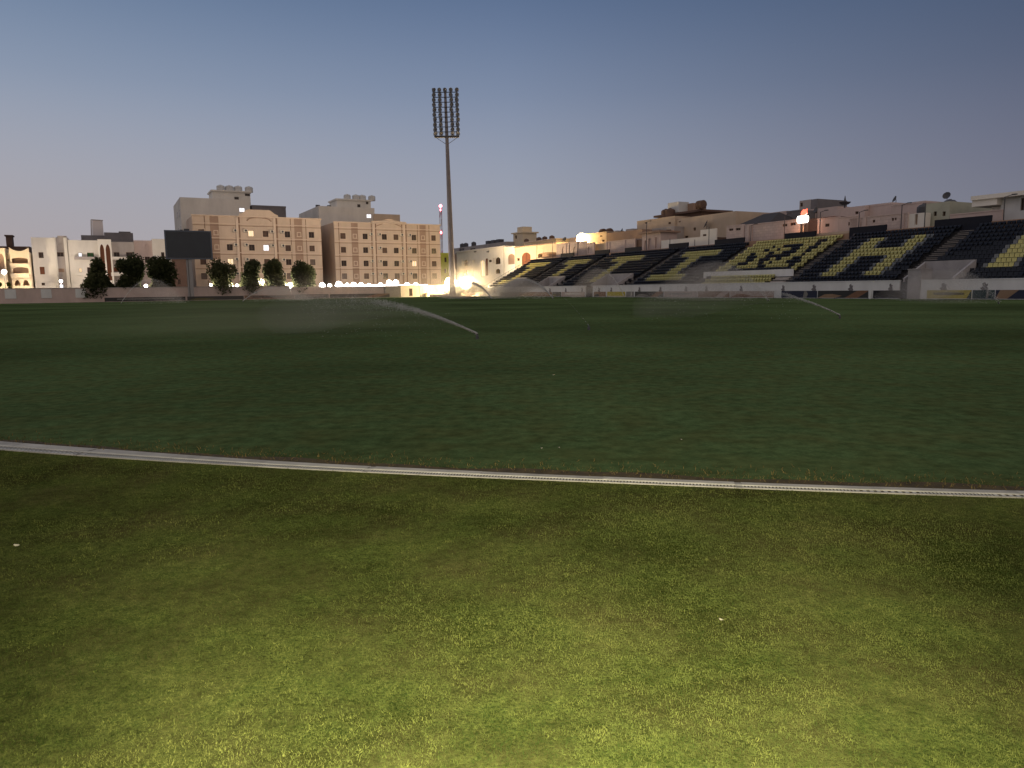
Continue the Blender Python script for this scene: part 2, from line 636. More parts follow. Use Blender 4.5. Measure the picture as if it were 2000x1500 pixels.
# ------------------------------------------------------------------ drain channel
drain = empty('drain_channel', (mid[len(mid) // 2].x, mid[len(mid) // 2].y, 0), 0, 'pale concrete drain channel with slotted grating curving across the grass', 'drain')
off = -drain.location
kb = MB()
gr = MB()
for i in range(len(mid) - 1):
    ends = []
    for j in (i, i + 1):
        p = mid[j]
        t = (mid[min(j + 1, len(mid) - 1)] - mid[max(j - 1, 0)]).normalized()
        nn = Vector((-t.y, t.x, 0))
        ends.append((p + off, nn, HW[j]))
    (p, n0, h0), (q, n1, h1) = ends
    wob0, wob1 = 0.004 * math.sin(i * 0.9), 0.004 * math.sin((i + 1) * 0.9)

    def rail(a, b, z0, z1, mb, m=0):
        A0, A1, B0, B1 = p + n0 * a * h0, q + n1 * a * h1, p + n0 * b * h0, q + n1 * b * h1
        up0, up1 = Vector((0, 0, z0)), Vector((0, 0, z1))
        mb.quad(A0 + up1, A1 + up1, B1 + up1, B0 + up1, m)
        mb.quad(A0 + up0, A1 + up0, A1 + up1, A0 + up1, m)
        mb.quad(B1 + up0, B0 + up0, B0 + up1, B1 + up1, m)

    joint = (i % 20) == 0
    seg_h = 0.004 * math.sin((i // 20) * 2.7)
    if not joint or i % 60:
        rail(-1.0, -0.82, 0.0, 0.013, kb, (i // 20) % 3)
        rail(0.12, 1.0, 0.0, 0.015 + seg_h * 0.2, kb, ((i // 20) * 7) % 3)
    else:
        rail(-1.0, 1.0, 0.0, 0.011, kb, 1)
    # grating: two runners and slats
    rail(-0.81, -0.66, 0.0, 0.011, gr)
    rail(-0.06, 0.11, 0.0, 0.014, gr)
    L = (q - p).length
    k = max(1, int(L / 0.025))
    for a in range(k):
        ta, tb = a / k, (a + 0.55) / k
        A, B = p.lerp(q, ta), p.lerp(q, tb)
        z = Vector((0, 0, 0.010))
        gr.quad(A + n0 * -0.66 * h0 + z, B + n0 * -0.66 * h0 + z, B + n0 * -0.06 * h0 + z, A + n0 * -0.06 * h0 + z)
M['kerb'] = mat('drain_kerb_concrete', (0.37, 0.355, 0.33), vary=0.3, scale=3, bump=0.3)
M['grate'] = mat('drain_grating', (0.46, 0.45, 0.42), rough=0.6, vary=0.3, scale=4)
M['kerb_b'] = mat('drain_kerb_concrete_dull', (0.34, 0.325, 0.30), vary=0.35, scale=4, bump=0.3)
M['kerb_c'] = mat('drain_kerb_concrete_pale', (0.40, 0.385, 0.355), vary=0.35, scale=3, bump=0.3)
kb.build('kerb', [M['kerb'], M['kerb_b'], M['kerb_c']], drain)
gr.build('grating', M['grate'], drain)


# ------------------------------------------------------------------ grass blades
def blades(name, n, dmin, dmax, m, lmin, lmax, wid, keep, tint_fn=None, label=None, p=1.0):
    # density falls with distance, as the eye needs it
    u = rng.random(n * 2)
    d = dmin * (dmax / dmin) ** (u ** p)
    x = (rng.random(n * 2) * 2 - 1) * (0.82 * d + 0.9)
    y = d
    ok = keep(x, y)
    x, y = x[ok][:n], y[ok][:n]
    n = len(x)
    h = lmin + (lmax - lmin) * rng.random(n) ** 1.5
    az = rng.random(n) * 2 * PI
    lean = 0.25 + 0.9 * rng.random(n)
    ln = az + rng.normal(0, 0.9, n)
    w = wid * (0.7 + 0.6 * rng.random(n))
    # wider blades further off stand for tufts
    w = w * np.clip(y / 3.5, 1, 3.0)
    cx, sx = np.cos(az) * w, np.sin(az) * w
    tip = np.stack([x + np.cos(ln) * h * lean, y + np.sin(ln) * h * lean, 0.004 + h * (1.1 - 0.5 * lean)], 1)
    a = np.stack([x - cx, y - sx, np.full(n, 0.002)], 1)
    b = np.stack([x + cx, y + sx, np.full(n, 0.002)], 1)
    mdl = (a + b) / 2 * 0.45 + tip * 0.55
    mdl[:, 2] += h * 0.12
    c = mdl + np.stack([cx, sx, np.zeros(n)], 1) * 0.7
    e = mdl - np.stack([cx, sx, np.zeros(n)], 1) * 0.7
    v = np.concatenate([a, b, c, e, tip])
    i = np.arange(n)
    q1 = np.stack([i, n + i, 2 * n + i], 1)
    q2 = np.stack([i, 2 * n + i, 3 * n + i], 1)
    q3 = np.stack([3 * n + i, 2 * n + i, 4 * n + i], 1)
    t = tint_fn(x, y) if tint_fn is not None else rng.random(n)
    o = numpy_mesh(name, v, np.concatenate([q1, q2, q3]), [m], attr=np.tile(t, 5))
    tag(o, label, 'grass', None, 'stuff')
    return o


def lattice_noise(x, y, scale, seed):
    r = np.random.default_rng(seed)
    T = r.random((64, 64))
    u, v = x * scale, y * scale
    iu, iv = np.floor(u).astype(int), np.floor(v).astype(int)
    fu, fv = u - iu, v - iv
    fu, fv = fu * fu * (3 - 2 * fu), fv * fv * (3 - 2 * fv)
    g = lambda a, b: T[a % 64, b % 64]
    return (g(iu, iv) * (1 - fu) + g(iu + 1, iv) * fu) * (1 - fv) + (g(iu, iv + 1) * (1 - fu) + g(iu + 1, iv + 1) * fu) * fv


def turf_tint(x, y):
    k = 0.40 * lattice_noise(x, y, 0.9, 1) + 0.35 * lattice_noise(x, y, 3.1, 2) + 0.5 * lattice_noise(x, y, 17, 3) + 0.45 * lattice_noise(x, y, 45, 4)
    return np.clip((k - 0.85) * 1.25 + 0.42 + rng.normal(0, 0.14, len(x)), 0, 1)


blades('grass', 420000, 1.6, 7.5, M['blade'], 0.004, 0.016, 0.0012, lambda x, y: y < drain_y(x) - np.interp(x, XS[order], HW[order]) + 0.015,
       turf_tint, 'short yellowish green turf in front of the drain')
blades('dry_grass', 30000, 4.6, 9.5, M['dryblade'], 0.008, 0.05, 0.0014, lambda x, y: (y > drain_y(x) + 0.10 + 0.1 * rng.random(len(x))) & (y < drain_y(x) + 0.2 + 0.12 * lattice_noise(x, y, 2.3, 8) + 0.5 * rng.random(len(x)) ** 2.2),
       None, 'brown dry grass fringe along the far side of the drain')

# ================================================================== grandstand
ROWS, PITCH_R = 14, 12.07 / 13
NSLOPE = (8.127 - 1.894) / 12.07
S_NEAR, S_FAR = 66.0, 195.0
AISLES = [178.2, 163.3, 141.3, 124.9, 108.0, 91.8, 75.4]
# openings at the foot of the seating: (s0, s1)
NOTCH = [(180.6, 184.6), (165.0, 171.0), (143.2, 150.6), (85.7, 91.0)]
stand = empty('grandstand', S0 + DV * S_FAR, math.atan2(-DV.y, -DV.x), 'long open grandstand of navy seats with letters picked out in yellow seats', 'grandstand')
# local frame: x = towards the viewer along the rows, y = -n?  (x cross z) -> use the plane's own axes
BX, BY = -DV, NV                                         # local x and local y in the world
if BX.cross(BY).z < 0:
    YS_SIGN = -1.0                                       # local +y points down the slope
else:
    YS_SIGN = 1.0


def LX(s):
    return S_FAR - s


def tread_z(r):
    return 1.894 + NSLOPE * PITCH_R * (r + 0.5) - 0.80


def sbox(mb, s0, s1, n0, n1, z0, z1, m=0):
    a, b = LX(max(s0, s1)), LX(min(s0, s1))
    y0, y1 = sorted((n0 * YS_SIGN, n1 * YS_SIGN))
    mb.box(a, b, y0, y1, z0, z1, m)


ter = MB()
for r in range(ROWS):
    n0, n1 = r * PITCH_R, (r + 1) * PITCH_R
    cuts = sorted([(a, b) for a, b in NOTCH]) if r < 4 else []
    s = S_NEAR
    for a, b in cuts:
        sbox(ter, s, a, n0, n1, 0, tread_z(r))
        s = b
    sbox(ter, s, S_FAR, n0, n1, 0, tread_z(r))
ter.build('terrace', M['terrace'], stand)

fw = MB()
zt = 1.90
u_gap = [(1146, 1160), (1760, 1775)]
sp = side_plane(0)


def s_of(px, n=0.0, py=560):
    return -side_plane(n).uz(px, py)[0]


gaps = sorted([tuple(sorted((s_of(a), s_of(b)))) for a, b in u_gap])
s = S_NEAR
for a, b in gaps + [(S_FAR + 1.2, 0)]:
    sbox(fw, s, a, -0.25, -0.03, 0, zt)
    sbox(fw, s, a, -0.30, 0.0, zt + 0.003, zt + 0.10)
    s = b
fw.build('front_wall', M['whitewall'], stand)
for a, b in gaps:
    g = MB()
    sbox(g, a + 0.05, b - 0.05, -0.16, -0.10, 0.05, zt - 0.1)
    g.build('gate', M['darksteel'], stand)
# tall white pier by the near gate
g = MB()
pa, pb = sorted((s_of(1776), s_of(1801)))
sbox(g, pa, pb, -0.34, 1.6, 0.0, 3.05)
sbox(g, pa - 0.05, pb + 0.05, -0.40, 1.66, 3.053, 3.15)
g.build('pier', M['concrete_pale'], stand)

# openings: white rear and side walls
for a, b in NOTCH:
    g = MB()
    n4 = 4 * PITCH_R
    sbox(g, a - 0.1, b + 0.1, n4 - 0.28, n4 - 0.02, 0, tread_z(4) + 0.75)
    for s_ in (a, b):
        pr = [(0.0, 0.0), (0.0, tread_z(0) + 0.85), (n4 - 0.3, tread_z(4) + 0.65), (n4 - 0.3, 0.0)]
        x0 = LX(s_) - 0.12
        k = len(g.v)
        for xx in (x0, x0 + 0.24):
            g.v += [(xx, p[0] * YS_SIGN, p[1]) for p in pr]
        for f in ((0, 1, 2, 3), (7, 6, 5, 4), (0, 4, 5, 1), (1, 5, 6, 2), (2, 6, 7, 3)):
            g.f.append(tuple(k + i for i in f))
            g.m.append(0)
    g.build('entrance_wall', M['concrete_pale'], stand)
    g = MB()
    mid_s = (a + b) / 2
    sbox(g, mid_s - 1.0, mid_s + 1.0, n4 - 0.30, n4 - 0.285, 0.05, 2.1)  # thin dark sheet painting the shade of the open doorway
    g.build('dark_doorway_sheet', M['darksteel'], stand)
# white parapet across the crest block, steps beside it
g = MB()
sbox(g, 108.4, 125.0, 3.05 * PITCH_R, 3.05 * PITCH_R + 0.16, 0, tread_z(3) + 0.95)
g.build('cross_parapet', M['whitewall'], stand)
g = MB()
for r in range(6):
    sbox(g, 108.6, 110.8, r * PITCH_R * 0.5, (r + 1) * PITCH_R * 0.5, tread_z(0), tread_z(0) + 0.12 + r * 0.24)
g.build('stair', M['stair'], stand)

# stepped aisles: dark steps with pale nosings
for sa in AISLES:
    g = MB()
    wide = 0.62 if sa > 95 else 0.75
    for r in range(3 if any(a - 1 < sa < b + 1 for a, b in NOTCH) else 1, ROWS):
        z0, z1 = tread_z(r), tread_z(r - 1) if r else tread_z(r)
        sbox(g, sa - wide, sa + wide, r * PITCH_R - 0.44, r * PITCH_R - 0.003, z1 + 0.003, (z0 + z1) / 2, 0)
        sbox(g, sa - wide, sa + wide, r * PITCH_R - 0.47, r * PITCH_R - 0.30, (z0 + z1) / 2 + 0.003, (z0 + z1) / 2 + 0.03, 1)
        sbox(g, sa - wide, sa + wide, r * PITCH_R - 0.03, r * PITCH_R + 0.17, z0 + 0.003, z0 + 0.035, 1)
    g.build('stair', [M['stair_dark'], M['stair']], stand)

# rear parapet: navy blocks and lower tan lengths
NB = ROWS * PITCH_R
navy = [(176.2, 181.5), (163.2, 168.2), (153.0, 158.0), (140.0, 145.0), (127.0, 133.5), (113.5, 119.0), (102.6, 108.0), (89.6, 96.2), (70, 82)]
prev = S_FAR
for a, b in navy:
    g = MB()
    sbox(g, a, b, NB - 0.1, NB + 0.15, 0, tread_z(13) + 1.62)
    g.build('rear_parapet', M['navy'], stand)
    g = MB()
    sbox(g, b + 0.01, prev, NB - 0.05, NB + 0.12, 0, tread_z(13) + 0.92)
    g.build('rear_kerb', M['orange'], stand)
    prev = a - 0.01
# far end railing
g = MB()
for r in range(ROWS):
    n_ = (r + 0.5) * PITCH_R
    sbox(g, S_FAR - 0.05, S_FAR + 0.0, n_ - 0.03, n_ + 0.03, tread_z(r) + 0.002, tread_z(r) + 1.0)
p0 = Vector((0.03, 0.5 * PITCH_R * YS_SIGN, tread_z(0) + 1.0))
p1 = Vector((0.03, 13.5 * PITCH_R * YS_SIGN, tread_z(13) + 1.0))
g.tube(p0, p1, 0.03, seg=6)
g.build('end_railing', M['darksteel'], stand)


# seat pattern ------------------------------------------------------
def seat_sr(px, py):
    d = ray(px, py)
    mm = NSLOPE
    t = (1.894 + mm * (EYE - S0).dot(NV) - CAM_H) / (d.z - mm * d.dot(NV))
    P = EYE + d * t - S0
    return P.dot(DV), P.dot(NV) / PITCH_R


def inpoly(p, poly):
    x, y = p
    ins = False
    j = len(poly) - 1
    for i in range(len(poly)):
        (xi, yi), (xj, yj) = poly[i], poly[j]
        if (yi > y) != (yj > y) and x < (xj - xi) * (y - yi) / (yj - yi) + xi:
            ins = not ins
        j = i
    return ins


def zc(*q):
    return [seat_sr(1380 + x / 6.667, 440 + y / 6.667) for x, y in q]


CREST = [
    zc((265, 575), (340, 500), (470, 465), (545, 420), (600, 400), (625, 420), (560, 455), (490, 495), (390, 520), (320, 575)),
    zc((525, 400), (575, 350), (640, 360), (650, 400), (600, 435), (540, 425)),
    zc((665, 345), (700, 315), (730, 325), (700, 350)), zc((750, 310), (790, 282), (820, 292), (790, 318)),
    zc((838, 283), (870, 255), (900, 262), (870, 292)), zc((925, 245), (965, 215), (990, 225), (960, 252)), zc((905, 305), (945, 275), (970, 285), (935, 310)),
    zc((635, 530), (685, 405), (740, 395), (850, 318), (885, 325), (810, 380), (940, 345), (1100, 292), (1000, 275), (1010, 240), (1250, 230), (1215, 290), (1010, 412), (985, 395), (820, 480), (800, 465), (900, 405), (880, 395), (730, 450), (745, 520)),
    zc((1030, 530), (1090, 470), (1035, 455), (1130, 405), (1170, 395), (1470, 165), (1590, 150), (1240, 385), (1190, 425), (1235, 440), (1130, 505)),
    zc((230, 610), (290, 560), (1050, 535), (1110, 520), (1090, 565)),
]


def letter(s, r):
    """1 inside a yellow letter, for row r (0..13)"""
    rr = r + 0.5
    for c, kind in ((187.3, 'I'), (171.0, 'T'), (153.6, 'T'), (133.9, 'I')):
        if abs(s - c) < 4.3:
            if abs(s - c) < 1.2 and 2 <= rr <= 12.2:
                return True
            if 10.2 <= rr <= 12.2:
                return True
            if kind == 'I' and 2 <= rr <= 4.1:
                return True
    for c in (102.4, 96.5):
        if abs(s - c) < 0.95 and 2.2 <= rr <= 12.2:
            return True
    if 96.5 < s < 102.4 and 6.6 <= rr <= 8.6:
        return True
    if abs(s - 83.05) < 1.1 and 3.0 <= rr <= 12.2:
        return True
    return False


def seat_colour(s, r):
    if 108.6 < s < 124.4:
        q = (s, r + 0.5)
        if r <= 2:
            return 1 if 111 < s < 123.3 else 0
        if any(inpoly(q, c) for c in CREST):
            return 0
        return 1
    if letter(s, r):
        return 1
    for ds, dr in ((0.52, 0), (-0.52, 0)):
        if letter(s + ds, r + dr):
            return 2
    return 0


seats = []
SW = 0.5
for r in range(ROWS):
    s = S_NEAR + 4.3 + (SW / 2 if r % 2 else 0)
    while s < S_FAR - 0.4:
        ok = all(abs(s - a) > (0.85 if a > 95 else 1.2) for a in AISLES)
        if r < 4 and any(a - 0.35 < s < b + 0.35 for a, b in NOTCH):
            ok = False
        if r <= 3 and 108.2 < s < 111.0:
            ok = False
        if r == 3 and 108.4 < s < 125:
            ok = False
        if r < 2 and pa - 0.5 < s < pb + 0.5:
            ok = False
        if ok:
            seats.append((s, r, seat_colour(s, r)))
        s += SW


def seat_shape():
    g = MB()
    y = YS_SIGN
    # curved shell: pan, back and rolled top edge, in the local frame of the stand (row runs along x, uphill is +y*sign)
    prof = [(-0.20, 0.40), (-0.16, 0.43), (0.08, 0.405), (0.15, 0.44), (0.21, 0.80), (0.245, 0.805), (0.19, 0.41), (0.10, 0.365), (-0.19, 0.385)]
    for x0, x1 in ((-0.215, 0.215),):
        k = len(g.v)
        n = len(prof)
        for xx in (x0, x1):
            g.v += [(xx, p[0] * y, p[1]) for p in prof]
        for i in range(n):
            j = (i + 1) % n
            g.f.append((k + i, k + n + i, k + n + j, k + j))
            g.m.append(0)
        g.f.append(tuple(k + i for i in range(n)))
        g.f.append(tuple(k + 2 * n - 1 - i for i in range(n)))
        g.m += [0, 0]
    g.box(-0.03, 0.03, *sorted((0.05 * y, 0.30 * y)), 0.30, 0.36)
    return g


shape = seat_shape()
SMATS = [M['seat_dark'], M['seat_yellow'], M['seat_grey']]


def in_frame(s, r):
    P = S0 + DV * s + NV * ((r + 0.45) * PITCH_R) + Vector((0, 0, tread_z(r) + 0.6)) - EYE
    z = P.dot(FWD)
    px, py = 1000 + FOC * P.dot(RIGHT) / z, 750 - FOC * P.dot(UPV) / z
    return 0 < px < 1992 and py < 540


order_near = sorted(range(len(seats)), key=lambda i: (S0 + DV * seats[i][0] + NV * seats[i][1] * PITCH_R).length)
single = [i for i in order_near if in_frame(seats[i][0], seats[i][1])][:100]
single_set = set(single)
protos = {}
for i in single:
    s, r, c = seats[i]
    if c not in protos:
        ob = shape.build('seat', SMATS[c], stand)
        protos[c] = ob
        if c:
            ob['label'] = ('yellow plastic seat', 'grey plastic seat')[c - 1]
    else:
        ob = protos[c].copy()
        COL.objects.link(ob)
    ob.location = (LX(s), (r + 0.5) * PITCH_R * YS_SIGN, tread_z(r) + 0.004)
sv = np.array(shape.v)
allv, allq, allm = [], [], []
base = 0
quads = [f for f in shape.f if len(f) == 4]
ngons = [f for f in shape.f if len(f) > 4]
for f in ngons:                                           # split the end outlines into quads
    quads += [(f[0], f[1], f[2], f[8]), (f[8], f[2], f[3], f[7]), (f[7], f[3], f[4], f[6]), (f[6], f[4], f[5], f[5])]
quads = [q for q in quads if len(set(q)) == 4]
qa = np.array(quads)
for i, (s, r, c) in enumerate(seats):
    if i in single_set:
        continue
    jit = rng.normal(0, 0.012, 3)
    allv.append(sv + np.array([LX(s) + jit[0], (r + 0.5) * PITCH_R * YS_SIGN + jit[1], tread_z(r) + 0.004]))
    allq.append(qa + base)
    allm.append(np.full(len(qa), c))
    base += len(sv)
so = numpy_mesh('seat_rows', np.concatenate(allv), np.concatenate(allq), SMATS, stand, np.concatenate(allm))
so['kind'] = 'stuff'

# dark crest emblems along the white front wall
for px in (968, 1018, 1076, 1107, 1139, 1172, 1196, 1251, 1292, 1342, 1382, 1450, 1532, 1592, 1664, 1742, 1845, 1925):
    s_ = s_of(px)
    if any(a - 0.4 < s_ < b + 0.4 for a, b in gaps):
        continue
    g = MB()
    k = random.uniform(0.85, 1.15)
    out = [(-0.30, 0.5), (-0.12, 0.62), (-0.34, 0.85), (-0.1, 1.0), (-0.16, 1.3), (0.06, 1.42), (0.16, 1.2), (0.32, 1.28), (0.26, 0.95), (0.36, 0.75), (0.18, 0.5)]
    g.prism([(LX(s_) + x * k, z + 0.25) for x, z in out], *sorted((-0.262 * YS_SIGN, -0.244 * YS_SIGN)))
    g.build('emblem', M['darkgrey'], stand)

# ------------------------------------------------------------------ advertising boards
def board(pl, px0, px1, cols, label, h=0.92, group=None, lean=0.12, pattern=None, name='advertising_board'):
    u0, _ = pl.uz(px0, 575)
    u1, _ = pl.uz(px1, 575)
    rt = empty(name, pl.pt((u0 + u1) / 2), pl.rot(), label, 'board', group)
    w = abs(u1 - u0) / 2 - 0.03
    face = MB()
    face.prism([(-w, 0.10), (w, 0.10), (w, h), (-w, h)], -0.03, 0.03)
    k = 1 if pl.a.cross(pl.b).z > 0 else -1               # local +y points away from the viewer when k = 1
    face.build('panel', cols[0], rt)
    if pattern:
        for pi, po in enumerate(pattern):
            g = MB()
            g.prism([(-w + x * 2 * w, 0.10 + z * (h - 0.10)) for x, z in po], *sorted((-0.036 * k, -0.031 * k)))
            g.build('printed_graphic', cols[1 + pi % (len(cols) - 1)], rt)
    legs = MB()
    for x in np.linspace(-w + 0.15, w - 0.15, max(2, int(w * 2 / 1.6))):
        legs.box(x - 0.02, x + 0.02, *sorted((0.03 * k, 0.45 * k)), 0.0, 0.05)
        legs.box(x - 0.02, x + 0.02, *sorted((0.033 * k, 0.07 * k)), 0.05, h - 0.05)
    legs.build('stand_frame', M['darksteel'], rt)
    return rt


def bm(name, c):
    return mat(name, c, rough=0.5, vary=0.15, scale=1.5)


BC = dict(olive=bm('olive_print', (0.09, 0.08, 0.03)), redbrown=bm('red_brown_print', (0.19, 0.10, 0.06)), dark=bm('dark_print', (0.03, 0.03, 0.032)),
          pink=bm('pale_pink_print', (0.36, 0.29, 0.27)), white=bm('white_print', (0.5, 0.48, 0.46)), yellow=bm('yellow_print', (0.40, 0.33, 0.04)),
          navy=bm('navy_print', (0.018, 0.022, 0.05)), teal=bm('dark_teal_print', (0.02, 0.045, 0.05)), grey=bm('grey_print', (0.19, 0.18, 0.175)),
          tan=bm('tan_print', (0.26, 0.17, 0.11)), black=bm('black_print', (0.012, 0.012, 0.016)))
PB = side_plane(-2.3)
DIAG = [(0.55, 0.0), (0.8, 0.0), (1.0, 0.9), (1.0, 1.0), (0.8, 1.0)]
SWSH = [(0.0, 0.0), (0.35, 0.0), (0.5, 0.3), (0.3, 0.55), (0.15, 0.5)]
FIG = [(0.62, 0.05), (0.72, 0.05), (0.76, 0.5), (0.72, 0.95), (0.66, 0.95), (0.64, 0.5)]
BANDB = [(0.04, 0.06), (0.96, 0.06), (0.96, 0.16), (0.04, 0.16)]
TXT = [(0.15, 0.45), (0.5, 0.4), (0.85, 0.45), (0.85, 0.7), (0.5, 0.75), (0.15, 0.7)]
rb = 'advertising boards along the grandstand'
for px0, px1, cols, pat, lab in [
    (977, 1011, ('olive', 'redbrown'), [DIAG], 'olive advertising board at the far end of the grandstand wall'),
    (1012, 1078, ('redbrown', 'tan'), [TXT], 'long red-brown advertising board behind the second water jet'),
    (1079, 1096, ('dark', 'olive'), [SWSH], 'short dark board between red-brown and pale pink boards'),
    (1097, 1142, ('pink', 'white'), [TXT], 'pale pink board left of the brown gate gap'),
    (1160, 1183, ('redbrown', 'dark'), [SWSH], 'small brown board left of the small yellow board'),
    (1186, 1221, ('yellow', 'white'), [BANDB], 'small yellow board far along the grandstand wall'),
    (1223, 1238, ('grey', 'white'), [FIG], 'small grey board just right of the small yellow board'),
    (1240, 1296, ('dark', 'redbrown', 'grey'), [DIAG, SWSH], 'dark board with a red-brown diagonal corner'),
    (1297, 1362, ('pink', 'grey'), [TXT], 'long pale pink board near the middle of the wall'),
    (1363, 1425, ('redbrown', 'pink'), [DIAG], 'brown board joined to the pinkish board under the crest'),
    (1426, 1512, ('pink', 'redbrown'), [BANDB, SWSH], 'pinkish brown board under the crest block'),
    (1526, 1596, ('navy', 'grey'), [FIG], 'navy board with a pale figure under the H'),
    (1597, 1696, ('dark', 'tan', 'redbrown'), [SWSH, DIAG], 'dark board with tan swoosh left of white prop'),
    (1705, 1762, ('black', 'navy'), [BANDB], 'black board just right of the white slanted prop'),
    (1810, 1898, ('yellow', 'olive', 'teal'), [TXT, [(0.9, 0.0), (1.0, 0.0), (1.0, 1.0)]], 'large yellow board nearest the viewer'),
    (1899, 1943, ('teal', 'grey'), [FIG], 'dark teal board right of the large yellow board'),
    (1944, 2040, ('navy', 'tan', 'grey'), [[(0.0, 0.0), (0.25, 0.0), (0.5, 1.0), (0.1, 1.0)], FIG], 'navy board with tan diagonal at the right edge'),
]:
    board(PB, px0, px1, [BC[c] for c in cols], lab, group=rb, pattern=pat)
# white slanted prop between two boards
g = MB()
u, _ = PB.uz(1700, 575)
rt = empty('board_prop', PB.pt(u), PB.rot(), 'white slanted post propped between two dark boards', 'post')
kk = 1 if PB.a.cross(PB.b).z > 0 else -1
g.prism([(-0.12, 0.0), (0.06, 0.0), (0.22, 1.0), (-0.2, 1.0)], *sorted((-0.05 * kk, 0.04 * kk)))
g.build('post', M['whitewall'], rt)

PE = end_plane(-4.0)
lb = 'boards along the far goal line'
for px0, px1, cols, pat, lab, h in [
    (203, 362, ('dark', 'grey'), [TXT], 'longest dark board on the far goal line, left of the scoreboard post', 0.85),
    (365, 476, ('dark', 'olive'), [SWSH], 'dark board right of the scoreboard post on the far goal line', 0.85),
    (477, 574, ('redbrown', 'dark'), [TXT], 'brownish board behind the left arching water spray', 0.9),
    (576, 642, ('grey', 'pink'), [TXT], 'pale grey board on the far goal line', 0.95),
    (644, 761, ('dark', 'redbrown'), [DIAG], 'dark board on the far goal line right of the pale grey board', 0.9),
]:
    board(PE, px0, px1, [BC[c] for c in cols], lab, h=h, group=lb, pattern=pat)


# ================================================================== buildings
def arch_fill(mb, x0, x1, zs, zt, k, pointed=True, m=0, n=8, y0=-0.004, y1=0.3):
    """fills the two upper corners of a rectangular opening so that it reads as an arch springing at zs"""
    xm, w, hgt = (x0 + x1) / 2, (x1 - x0) / 2, zt - zs
    for sgn in (-1, 1):
        pts = [(xm + sgn * w, zt)]
        for i in range(n + 1):
            a = i / n
            if pointed:
                xx, zz = 1 - a, (1 - (1 - a) ** 1.9) ** 0.75
            else:
                xx, zz = math.cos(a * PI / 2), math.sin(a * PI / 2)
            pts.append((xm + sgn * w * xx, zs + hgt * zz))
        mb.prism(pts, *sorted((y0 * k, y1 * k)), m)


